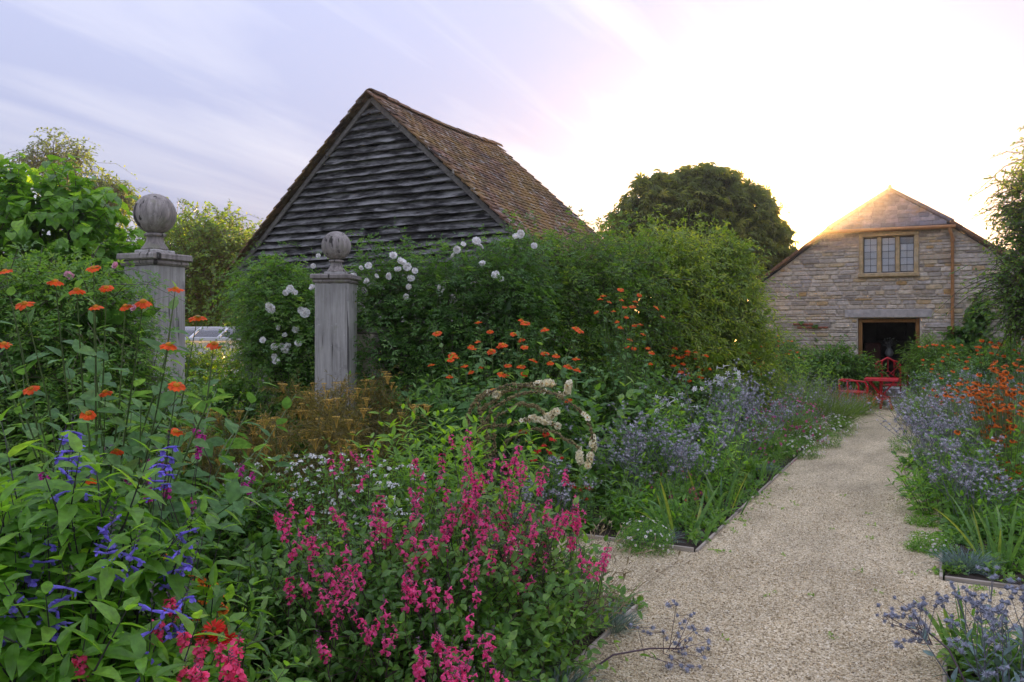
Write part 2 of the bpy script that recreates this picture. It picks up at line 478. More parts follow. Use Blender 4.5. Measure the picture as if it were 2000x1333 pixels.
def shoots(mb, S, d, L, n, tm, ls, leaf=0, stem=1, droop=.15, spread=1.0, t0=.12, r=.003, grow=0.0, opp=False,
           sag=.15, base_rnd=None, stems=True, sides=3, jit=.35, collect=None, up_mix=.4):
    """K leafy shoots: S starts, d directions, L lengths; n leaves on each. Returns tips and end directions"""
    S = np.asarray(S, float); d = nrm(np.asarray(d, float)); K = len(S)
    if K == 0: return S, d
    L = np.broadcast_to(np.asarray(L, float), (K,))
    ls = np.broadcast_to(np.asarray(ls, float), (K,))
    zz = np.array([0, 0, 1.0])
    def pos(t): return S[:, None] + d[:, None] * (L[:, None] * t)[..., None] - zz * (droop * L[:, None] * t * t)[..., None]
    def tan(t): return nrm(d[:, None] * L[:, None, None] - zz * (2 * droop * L[:, None] * t)[..., None])
    if stems:
        tt = np.broadcast_to(np.linspace(0, 1, 3), (K, 3))
        tubes(mb, pos(tt), np.broadcast_to(np.array([1, .75, .35]) * r, (K, 3)), stem, sides, rng.random(K) * .6 + .2)
    if n > 0:
        k2 = (n + 1) // 2 if opp else n
        t = np.linspace(t0, 1, k2)[None] + rng.normal(0, .25 / max(n, 1), (K, k2)); t = np.clip(t, 0.02, 1.02)
        az = rng.random((K, 1)) * 6.28 + np.arange(k2)[None] * (1.571 if opp else 2.4) + rng.normal(0, jit, (K, k2))
        if opp:
            t = np.repeat(t, 2, 1)[:, :n]; az = np.stack([az, az + np.pi], 2).reshape(K, -1)[:, :n]
        T = tan(t); Pn = pos(t)
        a0 = nrm(np.cross(d, np.where(np.abs(d[:, 2:3]) > .95, np.array([[1., 0, 0]]), zz[None])))[:, None]
        b0 = np.cross(np.broadcast_to(d[:, None], T.shape), np.broadcast_to(a0, T.shape))
        side = a0 * np.cos(az)[..., None] + b0 * np.sin(az)[..., None]
        sp = spread * (1 - .35 * t) + rng.normal(0, .15, t.shape)
        ld = T * np.cos(sp)[..., None] + side * np.sin(sp)[..., None] - zz * sag
        up = T * up_mix + zz * (1 - up_mix)
        Rm = frames(ld.reshape(-1, 3), up.reshape(-1, 3), rng.normal(0, .3, ld.shape[0] * ld.shape[1]))
        size = (ls[:, None] * (1 + grow * (t - .5)) * rng.uniform(.7, 1.2, t.shape)).reshape(-1)
        br = rng.random(K) * .45 if base_rnd is None else base_rnd
        rr = np.clip(np.repeat(br, t.shape[1]) + rng.random(len(size)) * .5, 0, 1)
        if collect is not None:
            collect.append((Pn.reshape(-1, 3), Rm, size, rr))
        else:
            bake(mb, tm, Pn.reshape(-1, 3), Rm, size, leaf, rr)
    one = np.ones((K, 1))
    return pos(one)[:, 0], tan(one)[:, 0]

def blades(mb, B, d, L, w, bend, mat=0, segs=5, rnd=None):
    B = np.asarray(B, float); d = nrm(np.asarray(d, float)); K = len(B)
    L = np.broadcast_to(np.asarray(L, float), (K,)); w = np.broadcast_to(np.asarray(w, float), (K,)); bend = np.broadcast_to(np.asarray(bend, float), (K,))
    t = np.linspace(0, 1, segs + 1)[None]
    hz = d.copy(); hz[:, 2] = 0; hz = nrm(hz + 1e-6)
    P = B[:, None] + d[:, None] * (L[:, None] * t)[..., None] + hz[:, None] * (bend[:, None] * L[:, None] * t ** 2)[..., None] * .6
    P[..., 2] -= (bend[:, None] * L[:, None] * t ** 2.5) * .75
    an = rng.random(K) * 6.28
    sd = np.stack([np.cos(an), np.sin(an), np.zeros(K)], 1)
    sd = nrm(sd - d * (sd * d).sum(1, keepdims=True))
    hw = (w[:, None] * .5 * (1 - t ** 3) * (0.75 + .5 * t * (1 - t)))[..., None] + 1e-5
    nn = np.cross(sd, d)
    Lf = P - sd[:, None] * hw; Rt = P + sd[:, None] * hw; Md = P + nn[:, None] * hw * .25
    V = np.stack([Lf, Md, Rt], 2)          # K, segs+1, 3, 3
    m = segs + 1
    base = (np.arange(K) * m * 3)[:, None, None, None]; i = np.arange(segs)[None, :, None, None] * 3; j = np.arange(2)[None, None, :, None]
    a = base + i + j
    T = np.concatenate([np.concatenate([a, a + 1, a + 4], 3).reshape(-1, 3), np.concatenate([a, a + 4, a + 3], 3).reshape(-1, 3)])
    rr = rng.random(K) if rnd is None else rnd
    tipmix = np.broadcast_to(t ** 3 * .35, (K, m))
    mb.add(V.reshape(-1, 3), T, mat, np.clip(np.repeat(rr * .75, m * 3) + np.repeat(tipmix.reshape(-1), 3), 0, 1))

def blob_pts(blobs, n, shell=(.55, 1.02), zmin=.04, inside=.62):
    B = np.asarray(blobs, float)
    area = (B[:, 3] * B[:, 4] + B[:, 3] * B[:, 5] + B[:, 4] * B[:, 5]); pr = area / area.sum()
    k = rng.choice(len(B), int(n * 1.5), p=pr)
    u = runit(len(k)); r = rng.uniform(shell[0], shell[1], len(k))
    P = B[k, :3] + u * B[k, 3:] * r[:, None]
    N = nrm(u / B[k, 3:])
    keep = P[:, 2] > zmin
    for b in B:
        q = np.linalg.norm((P - b[:3]) / b[3:], axis=1); keep &= q > inside
    P, N = P[keep], N[keep]
    return P[:n], N[:n]

# ================================================================== THE SETTING
PX0, PX1 = -1.51, 0.04           # path edges
CY0, CY1 = 4.45, 5.65            # cross path
YF, XD = 19.44, -0.91            # house front plane, door axis

# ---- materials of the setting
def gravel_material():
    m, n, l = new_mat('gravel')
    geo = nd(n, 'ShaderNodeNewGeometry')
    v = nd(n, 'ShaderNodeTexVoronoi', Scale=125.0); l.new(geo.outputs['Position'], v.inputs['Vector'])
    sp = nd(n, 'ShaderNodeSeparateColor'); l.new(v.outputs['Color'], sp.inputs[0])
    r = ramp(n, [(0.0, (.13, .10, .07)), (.25, (.43, .335, .19)), (.6, (.62, .51, .315)), (.85, (.73, .615, .405)), (1, (.84, .75, .54))]); l.new(sp.outputs[0], r.inputs[0])
    a = nd(n, 'ShaderNodeAttribute', attribute_name='rnd')
    mg_ = nd(n, 'ShaderNodeMapping'); mg_.inputs['Scale'].default_value = (1.5, .55, 1); l.new(geo.outputs['Position'], mg_.inputs[0])
    n2 = nd(n, 'ShaderNodeTexNoise', Scale=1.5, Detail=7.0, Roughness=.68); l.new(mg_.outputs[0], n2.inputs['Vector'])
    mr = nd(n, 'ShaderNodeMapRange'); l.new(n2.outputs['Fac'], mr.inputs[0])
    mr.inputs[1].default_value = .3; mr.inputs[2].default_value = .7; mr.inputs[3].default_value = .66; mr.inputs[4].default_value = 1.22
    mx = nd(n, 'ShaderNodeMix', data_type='RGBA', blend_type='MULTIPLY'); mx.inputs['Factor'].default_value = 1
    l.new(r.outputs[0], mx.inputs['A']); l.new(mr.outputs[0], mx.inputs['B'])
    p = nd(n, 'ShaderNodeBsdfPrincipled', Roughness=.9); p.inputs['Specular IOR Level'].default_value = .15
    l.new(mx.outputs['Result'], p.inputs['Base Color'])
    b = nd(n, 'ShaderNodeBump', Strength=.45, Distance=.008, invert=True); l.new(v.outputs['Distance'], b.inputs['Height']); l.new(b.outputs[0], p.inputs['Normal'])
    o = nd(n, 'ShaderNodeOutputMaterial'); l.new(p.outputs[0], o.inputs['Surface'])
    return m
M_GRAVEL = gravel_material()
M_PEB = stone_mat('pebble', [(0, (.26, .2, .11)), (.3, (.54, .43, .26)), (.7, (.70, .58, .37)), (1, (.84, .75, .55))], patch_amt=.15, scale=30, bump=.2, patch2=(.3, .26, .2))
M_SOIL = plain_mat('soil', (.045, .032, .022), .95, .5, 22, .9)
M_GRASS = plain_mat('turf', (.06, .09, .03), .95, .4, 8, .6)
M_EDGE = wood_mat('edging_wood', [(.3, (.26, .22, .17)), (.7, (.52, .45, .36))], stretch=(14, 1.1, 14))
M_POST = wood_mat('silvered_oak', [(.25, (.22, .205, .18)), (.45, (.40, .378, .335)), (.6, (.50, .474, .42)), (.8, (.60, .57, .505))], stretch=(12, 12, .7), scale=2.6, cracks=.7, lichen=[((.10, .095, .10), 2.2, .58, .68, .6), ((.24, .26, .15), 4.5, .57, .68, .45), ((.66, .66, .6), 22, .64, .68, .6)])
M_BALL = wood_mat('silvered_oak_turned', [(.28, (.15, .13, .112)), (.5, (.33, .29, .255)), (.75, (.50, .445, .385))], stretch=(11, 11, 1.4), scale=3.2, cracks=.85, lichen=[((.09, .085, .08), 5, .56, .66, .6), ((.26, .27, .15), 7, .56, .66, .45), ((.6, .6, .54), 30, .63, .67, .6)])
M_BOARD = wood_mat('weathered_black_board', [(.36, (.016, .015, .015)), (.46, (.085, .082, .077)), (.55, (.26, .25, .235)), (.74, (.51, .495, .46))], stretch=(1.0, 4, 4.5), scale=2.4, crack=(.006, .006, .007), cracks=.9)
M_BARGE = wood_mat('verge_timber', [(.3, (.13, .115, .1)), (.7, (.3, .27, .24))], stretch=(6, 6, 6))
M_WARMWOOD = wood_mat('oak_door_frame', [(.3, (.22, .105, .035)), (.7, (.4, .21, .08))], stretch=(14, 14, 1.2), cracks=.2)
M_VERGE = wood_mat('brown_verge', [(.3, (.16, .09, .05)), (.7, (.32, .19, .11))], stretch=(5, 5, 5), cracks=.3)
M_COPPER = plain_mat('brown_gutter', (.40, .185, .065), .45, .25, 9, metallic=.0, spec=.5)
M_STONE = stone_mat('blue_lias', [(0, (.27, .235, .205)), (.2, (.44, .385, .315)), (.45, (.60, .52, .41)), (.62, (.46, .415, .37)), (.82, (.66, .58, .46)), (.95, (.56, .44, .27)), (1, (.46, .29, .12))], patch=(.50, .36, .19), patch_amt=.45, patch2=(.27, .225, .185), scale=14)
M_MORTAR = plain_mat('lime_mortar', (.60, .52, .41), .95, .35, 14, .8)
M_LINTEL = stone_mat('pale_lintel', [(0, (.44, .41, .385)), (1, (.46, .43, .40))], patch_amt=.1, patch2=(.33, .31, .3))
M_HAM = stone_mat('ham_stone', [(0, (.42, .30, .15)), (1, (.52, .40, .23))], patch=(.60, .52, .38), patch_amt=.6, patch2=(.2, .14, .07))
M_BRICK = stone_mat('red_brick', [(0, (.26, .09, .055)), (1, (.33, .13, .075))], patch_amt=.2)
M_SLATE = stone_mat('stone_slate', [(0, (.12, .12, .135)), (.5, (.19, .185, .20)), (1, (.26, .245, .235))], patch=(.3, .17, .06), patch_amt=.7, patch2=(.24, .21, .15), scale=12)
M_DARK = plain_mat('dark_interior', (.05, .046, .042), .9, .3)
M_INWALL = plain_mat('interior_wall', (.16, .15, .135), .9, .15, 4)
M_BLIND = plain_mat('pale_blind', (.86, .85, .84), .9, .05, 60)
M_LEAD = plain_mat('lead_came', (.05, .05, .055), .6)
M_RED = plain_mat('red_paint', (.62, .018, .03), .4, .35, 14, spec=.5)
M_WHITE = plain_mat('white_paint', (.78, .78, .77), .5, .08)
M_RENDER = stone_mat('limewashed_stone', [(0, (.30, .275, .24)), (.5, (.40, .36, .31)), (1, (.5, .46, .41))], patch=(.42, .29, .13), patch_amt=.5, patch2=(.2, .18, .16))
M_BARK = wood_mat('bark', [(.3, (.03, .024, .018)), (.7, (.11, .09, .07))], stretch=(8, 8, 2), cracks=.5)
M_TWIG = plain_mat('twig', (.07, .05, .032), .9, .4)

def tile_material():
    m, n, l = new_mat('clay_tile')
    geo = nd(n, 'ShaderNodeNewGeometry')
    a = nd(n, 'ShaderNodeAttribute', attribute_name='rnd'); oi = nd(n, 'ShaderNodeObjectInfo')
    ad = nd(n, 'ShaderNodeMath', operation='ADD'); l.new(a.outputs['Fac'], ad.inputs[0]); l.new(oi.outputs['Random'], ad.inputs[1])
    fr = nd(n, 'ShaderNodeMath', operation='FRACT'); l.new(ad.outputs[0], fr.inputs[0])
    r = ramp(n, [(0, (.065, .043, .033)), (.3, (.13, .072, .046)), (.65, (.20, .108, .066)), (1, (.28, .155, .098))]); l.new(fr.outputs[0], r.inputs[0])
    def layer(prev, col, scale, lo, hi, amt, loc):
        mpn = nd(n, 'ShaderNodeMapping'); mpn.inputs['Location'].default_value = loc; l.new(geo.outputs['Position'], mpn.inputs[0])
        ns = nd(n, 'ShaderNodeTexNoise', Scale=scale, Detail=8.0, Roughness=.68); l.new(mpn.outputs[0], ns.inputs['Vector'])
        rr = ramp(n, [(lo, (0, 0, 0)), (hi, (amt,) * 3)]); l.new(ns.outputs['Fac'], rr.inputs[0])
        mx = nd(n, 'ShaderNodeMix', data_type='RGBA'); l.new(rr.outputs[0], mx.inputs['Factor']); l.new(prev, mx.inputs['A']); mx.inputs['B'].default_value = c4(col)
        return mx.outputs['Result']
    c = layer(r.outputs[0], (.29, .175, .04), 1.3, .43, .60, .75, (0, 0, 0))     # ochre lichen
    c = layer(c, (.11, .085, .045), 2.6, .48, .64, .7, (3, 5, 1))                 # dark moss
    c = layer(c, (.50, .48, .44), 7.0, .55, .65, .65, (9, 1, 4))                  # grey lichen
    p = nd(n, 'ShaderNodeBsdfPrincipled', Roughness=.9); p.inputs['Specular IOR Level'].default_value = .15
    l.new(c, p.inputs['Base Color'])
    n4 = nd(n, 'ShaderNodeTexNoise', Scale=60.0, Detail=5.0); l.new(geo.outputs['Position'], n4.inputs['Vector'])
    b = nd(n, 'ShaderNodeBump', Strength=.5, Distance=.008); l.new(n4.outputs['Fac'], b.inputs['Height']); l.new(b.outputs[0], p.inputs['Normal'])
    o = nd(n, 'ShaderNodeOutputMaterial'); l.new(p.outputs[0], o.inputs['Surface'])
    return m
M_TILE = tile_material()

def glass_material():
    m, n, l = new_mat('window_glass')
    g = nd(n, 'ShaderNodeBsdfGlossy', Roughness=.04); t = nd(n, 'ShaderNodeBsdfTransparent')
    f = nd(n, 'ShaderNodeFresnel', IOR=1.5); mix = nd(n, 'ShaderNodeMixShader')
    ad = nd(n, 'ShaderNodeMath', operation='ADD'); l.new(f.outputs[0], ad.inputs[0]); ad.inputs[1].default_value = .08
    l.new(ad.outputs[0], mix.inputs[0]); l.new(t.outputs[0], mix.inputs[1]); l.new(g.outputs[0], mix.inputs[2])
    o = nd(n, 'ShaderNodeOutputMaterial'); l.new(mix.outputs[0], o.inputs['Surface'])
    return m
M_GLASS = glass_material()

# ---- ground, path, beds
mb = MB()
gx = np.concatenate([[-700, -200, -60], np.linspace(-30, 30, 16), [60, 200, 700]])
V = [(x, y, -.03) for y in gx for x in gx]; k = len(gx)
T = []
for j in range(k - 1):
    for i in range(k - 1):
        a = j * k + i; T += [(a, a + 1, a + k + 1), (a, a + k + 1, a + k)]
mb.add(V, T)
structure(mb.build('ground', M_GRASS))

def sheet(x0, x1, y0, y1, z, step=.25, bump=.0, mbx=None):
    nx = max(2, int((x1 - x0) / step) + 1); ny = max(2, int((y1 - y0) / step) + 1)
    xs, ys = np.linspace(x0, x1, nx), np.linspace(y0, y1, ny)
    gx_, gy_ = np.meshgrid(xs, ys)
    z_ = np.full(gx_.shape, z) + (rng.random(gx_.shape) * bump)
    V = np.stack([gx_, gy_, z_], 2).reshape(-1, 3)
    j, i = np.meshgrid(np.arange(ny - 1), np.arange(nx - 1), indexing='ij')
    a = (j * nx + i).reshape(-1)
    T = np.concatenate([np.stack([a, a + 1, a + nx + 1], 1), np.stack([a, a + nx + 1, a + nx], 1)])
    mbx.add(V, T)

mb = MB()
sheet(PX0, PX1, -3, 18.6, .006, .3, 0.0, mb)
sheet(-9.0, PX0, CY0, CY1, .006, .3, 0.0, mb)
sheet(PX1, 8.0, CY0, CY1 + .1, .006, .3, 0.0, mb)
structure(mb.build('gravel_path', M_GRAVEL))

beds = [('planting_bed', (-5.2, PX0 - .02, -2.5, CY0 - .02)), ('planting_bed', (-5.2, PX0 - .02, CY1 + .02, 19.3)),
        ('planting_bed', (PX1 + .02, 6.5, CY1 + .14, 19.3)), ('planting_bed', (PX1 + .02, 6.0, -2.5, CY0 - .02))]
for nm, (x0, x1, y0, y1) in beds:
    mb = MB(); sheet(x0, x1, y0, y1, -.012, .09, .035, mb)
    structure(mb.build(nm, M_SOIL))

def edging(x0, y0, x1, y1, label, board=1.8):
    root = thing('bed_edging', label, 'edging', ((x0 + x1) / 2, (y0 + y1) / 2, 0), 'timber edging round the beds')
    L = math.hypot(x1 - x0, y1 - y0); n = max(1, int(L / board)); an = math.atan2(y1 - y0, x1 - x0) - math.pi / 2
    m_ = MB(); cbox(m_, (0, 0, 0), (.02, L / n - .006, .07), .004)
    me = m_.mesh('edging_board', M_EDGE)
    for i in range(n):
        f = (i + .5) / n
        put('edging_board', me, root, (x0 + (x1 - x0) * f - root.location.x, y0 + (y1 - y0) * f - root.location.y, -.006 + random.uniform(-.006, .006)), Euler((random.uniform(-.004, .004), 0, an + random.uniform(-.006, .006))))
edging(PX0, CY1 - .01, PX0, 12.0, 'thin timber edging beside the gravel path below the iris leaves')
edging(PX0 - .012, CY1, -5.0, CY1, 'timber edging along the bed behind the small daisy cushion at the cross path')
edging(PX0, -1.0, PX0, CY0 + .01, 'thin timber edging at the corner of the nearest bed under the pink salvia')
edging(PX0 - .012, CY0, -5.0, CY0, 'timber edging at the back of the pink salvia bed facing the gate')
edging(PX1, CY1 + .11, PX1, 12.0, 'timber edging beside the gravel path under the tall blue eryngium')
edging(PX1 + .012, CY1 + .12, 4.6, CY1 + .12, 'timber edging in front of the blue fescue tuft, running out of the picture')
edging(PX1, -1.0, PX1, CY0 + .01, 'short timber edging beside the corner iris leaves at the bottom')
edging(PX1 + .012, CY0, 4.6, CY0, 'timber edging at the back of the corner bed with eryngium stems')

# loose pebbles lying on the path (too many and small to pick apart)
def pebbles():
    ov = np.array([(1, 0, 0), (-1, 0, 0), (0, 1, 0), (0, -1, 0), (0, 0, 1), (0, 0, -.6)], float)
    ot = np.array([(0, 2, 4), (2, 1, 4), (1, 3, 4), (3, 0, 4)])   # the buried underside is left off
    m_ = MB()
    for (x0, x1, y0, y1, n) in ((PX0, PX1, 2.6, 5.7, 24000), (PX0, PX1, 5.7, 8.5, 8000), (-3.0, PX0, CY0, CY1, 5000), (PX1, 1.4, CY0, CY1, 6000)):
        P = np.stack([rng.uniform(x0 + .01, x1 - .01, n), rng.uniform(y0, y1, n), rng.uniform(.006, .014, n)], 1)
        S = rng.uniform(.0028, .0068, n)[:, None] * rng.uniform(.6, 1.3, (n, 3)); S[:, 2] *= .75
        bake(m_, (ov, ot), P, frames(runit(n)), S, 0, rng.random(n))
    o = m_.build('gravel', M_PEB, None, True)
    tag(o, 'loose buff pebbles lying over the garden path', 'gravel')
pebbles()

# ---- stone pieces shared by all walls
def stone_meshes(mat, n=6, b=.14, jit=.035):
    out = []
    for i in range(n):
        m_ = MB(); cbox(m_, (0, 0, 0), (1, 1, 1), b, jit=jit); out.append(m_.mesh('stone', mat))
    return out
ST_LIAS = stone_meshes(M_STONE)
ST_WALL = stone_meshes(M_RENDER)
ST_TMPL = []
for i in range(6):
    m_ = MB(); cbox(m_, (0, 0, 0), (1, 1, 1), .14, jit=.035); ST_TMPL.append((m_.v[0], m_.f[0]))

def lay_courses(x0, x1, z0, z1, hr, lr, ok, top=None):
    """rubble courses between x0..x1, z0..z1: list of (x, z, length, height)"""
    out = []; z = z0
    while z < z1 - .03:
        h = min(random.uniform(*hr), z1 - z)
        x = x0 + random.uniform(-.1, 0)
        while x < x1 - .04:
            L = random.uniform(*lr) * (1 + .8 * (h > .11))
            a, b = max(x, x0), min(x + L, x1)
            if top:
                while b - a > .05 and (top(a) < z + h * .8): a += .02
                while b - a > .05 and (top(b) < z + h * .8): b -= .02
            for (rx0, rx1, rz0, rz1) in ok:
                if z + h > rz0 + .02 and z < rz1 - .02:
                    if a < rx0 < b: b = rx0 if (rx0 - a) >= (b - rx1) or b <= rx1 else b
                    if a < rx1 < b and not b <= rx0: a = rx1
                    if a >= rx0 - .001 and b <= rx1 + .001: b = a
            if b - a > .05: out.append(((a + b) / 2, z + h / 2, b - a, h))
            x += L
        z += h
    return out

# ================================================================== STONE HOUSE
def roof_top(x): return min(3.82, 4.70 - abs(x - XD) * .739)
house = thing('stone_house', 'lias stone house with a half-hipped slate roof and open doorway at the path end', 'house', (XD, YF, 0))
def hp(mbx, nm, mats, **kw):
    for i in range(len(mbx.v)): mbx.v[i] = mbx.v[i] - np.array([XD, YF, 0.0])
    return mbx.build(nm, mats, house, **kw)
HX0, HX1 = XD - 2.95, XD + 2.95
DX0, DX1, DZ0, DZ1 = XD - .62, XD + .62, .37, 1.85
WX0, WX1, WZ0, WZ1 = XD - .52, XD + .52, 2.86, 3.66
mb = MB(); y0, y1 = YF, YF + .42
prism(mb, [(HX0, 0), (DX0, 0), (DX0, 3.82), (XD - 1.19, 3.82), (HX0, 2.52)], y0, y1)
prism(mb, [(DX1, 0), (HX1, 0), (HX1, 2.52), (XD + 1.19, 3.82), (DX1, 3.82)], y0, y1)
for (a, b, c, d) in ((DX0, DX1, 0, DZ0), (DX0, DX1, DZ1, WZ0), (DX0, WX0, WZ0, WZ1), (WX1, DX1, WZ0, WZ1), (DX0, DX1, WZ1, 3.82)):
    prism(mb, [(a, c), (b, c), (b, d), (a, d)], y0, y1)
prism(mb, [(HX0, 0), (HX0 + .4, 0), (HX0 + .4, 2.8), (HX0, 2.5)], y1, YF + 9)
prism(mb, [(HX1 - .4, 0), (HX1, 0), (HX1, 2.5), (HX1 - .4, 2.8)], y1, YF + 9)
prism(mb, [(HX0, 0), (HX1, 0), (HX1, 2.5), (XD, 4.6), (HX0, 2.5)], YF + 9, YF + 9.3)
hp(mb, 'wall', M_MORTAR)
lst = lay_courses(HX0, HX1, .03, 3.82, (.05, .13), (.13, .40),
                  [(DX0 - .02, DX1 + .02, DZ0, DZ1 + .02), (XD - .9, XD + .86, 1.85, 2.06), (WX0 - .08, WX1 + .08, WZ0 - .1, WZ1 + .09)], roof_top)
lst.sort(key=lambda s: -(s[2] * s[3]) * (1 if s[1] > .75 else .3))
for i, (x, z, L, h) in enumerate(lst[:296]):
    bricky = (-2.75 < x < -2.0 and 1.5 < z < 1.72)
    pr = random.uniform(.012, .034)
    o = put('stone', ST_LIAS[i % 6], house, (x - XD, -pr / 2 + .02, z), Euler((0, random.uniform(-.02, .02), 0)), (L - random.uniform(.012, .028), pr + .05, h - random.uniform(.010, .022)))
mb = MB()
for i, (x, z, L, h) in enumerate(lst[296:]):
    pr = random.uniform(.012, .026)
    bake(mb, ST_TMPL[i % 6], np.array([[x, YF - pr / 2 + .02, z]]), np.eye(3)[None], np.array([[L - .014, pr + .05, h - .012]]), 0, random.random())
hp(mb, 'rubble_stones', M_STONE, stuff=True)
# two runs of red brick let into the wall
for (x, z, n_) in ((XD - 1.95, 1.72, 4), (XD - 1.86, 1.645, 6)):
    mbk = MB(); cbox(mbk, (0, 0, 0), (.1, .09, .045), .006); meb = mbk.mesh('brick', M_BRICK)
    for q in range(n_): put('brick', meb, house, (x - XD + q * .112, -.004, z), Euler((0, random.uniform(-.03, .03), 0)))
# lintel, door frame
mb = MB(); cbox(mb, (XD - .02, YF + .12, 1.955), (1.74, .34, .185), .014, jit=.004); lint = hp(mb, 'lintel', M_LINTEL); lint['label'] = 'pale grey stone lintel over the doorway'
mb = MB()
cbox(mb, (DX0 + .045, YF + .14, (DZ0 + DZ1) / 2), (.075, .1, DZ1 - DZ0 - .02), .006)
cbox(mb, (DX1 - .045, YF + .14, (DZ0 + DZ1) / 2), (.075, .1, DZ1 - DZ0 - .02), .006)
cbox(mb, (XD, YF + .142, DZ1 - .055), (DX1 - DX0 - .17, .1, .075), .006)
hp(mb, 'door_frame', M_WARMWOOD)
# window: ham stone surround, two mullions, leaded panes
mb = MB()
for x in (WX0 - .03, WX1 + .03): cbox(mb, (x, YF + .06, (WZ0 + WZ1) / 2), (.09, .22, WZ1 - WZ0 + .04), .012, jit=.003)
cbox(mb, (XD, YF + .05, WZ1 + .045), (WX1 - WX0 + .16, .24, .085), .012, jit=.003)
cbox(mb, (XD, YF + .03, WZ0 - .055), (WX1 - WX0 + .18, .26, .08), .012, jit=.003)
sur = hp(mb, 'window_surround', M_HAM)
lw = (WX1 - WX0 - .03 - 2 * .09) / 3
lights = []
for i in range(3):
    a = WX0 + .015 + i * (lw + .09); lights.append((a, a + lw))
for i in range(2):
    mb = MB(); cbox(mb, ((lights[i][1] + lights[i + 1][0]) / 2, YF + .08, (WZ0 + WZ1) / 2), (.088, .18, WZ1 - WZ0 - .002), .012, jit=.002)
    hp(mb, 'mullion', M_HAM)
for i, (a, b) in enumerate(lights):
    win = bpy.data.objects.new('window_light', None); COL.objects.link(win); win.parent = house; win.location = ((a + b) / 2 - XD, .11, (WZ0 + WZ1) / 2)
    mb = MB(); w_, h_ = b - a, WZ1 - WZ0 - .03
    for s in (-1, 1):
        box(mb, (s * (w_ / 2 - .006), 0, 0), (.012, .02, h_)); box(mb, (0, 0, s * (h_ / 2 - .006)), (w_ - .026, .02, .012))
    box(mb, (0, -.001, 0), (.007, .012, h_ - .03))
    for q in range(1, 5): box(mb, (0, -.003, -h_ / 2 + q * h_ / 5), (w_ - .03, .013, .008))
    mb.build('lead_frame', M_LEAD, win)
    mbp = MB(); box(mbp, (0, 0, 0), (w_ / 2 - .012, .004, h_ / 5 - .012)); mep = mbp.mesh('pane', M_GLASS)
    for q in range(5):
        for s in (-1, 1):
            put('pane', mep, win, (s * (w_ / 4 - .002), .006, -h_ / 2 + (q + .5) * h_ / 5), Euler((random.uniform(-.02, .02), 0, random.uniform(-.02, .02))))
    mb = MB(); top = h_ / 2 - (h_ / 5 if i == 2 else .0)
    box(mb, (0, .022, (-h_ / 2 + top) / 2), (w_ + .05, .006, top + h_ / 2)); mb.build('blind', M_BLIND, win)
# roof
def slab(nm, pts, th, mat, par, org):
    P = np.array(pts, float) - np.array(org); Q = P - np.array([0, 0, th]); k = len(P)
    T = []
    for i in range(1, k - 1): T += [(0, i, i + 1), (k, k + i + 1, k + i)]
    for i in range(k): j = (i + 1) % k; T += [(i, k + i, k + j), (i, k + j, j)]
    m_ = MB(); m_.add(np.concatenate([P, Q]), T); return m_.build(nm, mat, par)
O = (XD, YF, 0); HB, HR = YF + .78, 4.80
for s in (-1, 1):
    pts = [(XD + s * 3.1, YF - .08, 2.50), (XD + s * 1.22, YF - .08, 3.89), (XD, HB, HR), (XD, YF + 9.3, HR), (XD + s * 3.1, YF + 9.3, 2.50)]
    slab('roof_slope', pts if s > 0 else pts[::-1], .07, M_SLATE, house, O)
    mb = MB(); a, b = np.array([XD + s * 3.14, YF - .10, 2.47]), np.array([XD + s * 1.2, YF - .10, 3.905])
    n_ = 9
    mv = MB(); L = np.linalg.norm(b - a) / n_; cbox(mv, (0, 0, 0), (L * 1.02, .11, .075), .012, jit=.004); mev = mv.mesh('verge_stone', M_VERGE)
    for q in range(n_):
        c = a + (b - a) * (q + .5) / n_
        put('verge_stone', mev, house, tuple(c - np.array(O)), Euler((0, s * math.atan2(3.905 - 2.47, 1.94), 0)))
    a, b = np.array([XD + s * 1.24, YF - .09, 3.90]), np.array([XD, HB - .02, HR + .01])
    mv = MB(); n2_ = 6; tube1(mv, [a + (b - a) * t for t in np.linspace(0, 1, 7)], .055, 0, 8); hp(mv, 'hip_ridge', M_SLATE, smooth=True)
mb = MB(); tube1(mb, [(XD, HB - .06, HR + .02), (XD, YF + 9.3, HR + .02)], .06, 0, 8); cbox(mb, (XD, HB - .02, HR + .07), (.07, .1, .1), .02); hp(mb, 'ridge', M_SLATE)
slab('hip_slope', [(XD - 1.22, YF - .08, 3.86), (XD + 1.22, YF - .08, 3.86), (XD, HB, HR - .03)], .05, M_DARK, house, O)
hn = nrm(np.array([0, -(HR - 3.86), (HB - YF + .08)])); hu = nrm(np.array([0, HB - YF + .08, HR - 3.86])); hl = math.hypot(HB - YF + .08, HR - 3.86)
hrot = np.stack([np.array([1., 0, 0]), hu, hn], 1)
rows = 9
for i in range(rows):
    t = (i + .35) / rows; half = 1.2 * (1 - t) - .02; x = -half + (-.12 if i % 2 else 0)
    while x < half - .03:
        w_ = random.uniform(.19, .30); a, b = max(x, -half), min(x + w_, half)
        if b - a > .05:
            mbs = MB(); cbox(mbs, (0, 0, 0), (b - a - .006, hl / rows * 1.35, .012), .003, jit=.0015)
            c = np.array([(a + b) / 2, -.08, 3.86]) + hu * (t * hl) + hn * (.022 + random.uniform(0, .006))
            tilt = Matrix.Rotation(-.06, 3, 'X')
            put('slate', mbs.mesh('slate', M_SLATE), house, tuple(c), Matrix(hrot.tolist()) @ tilt)
        x += w_
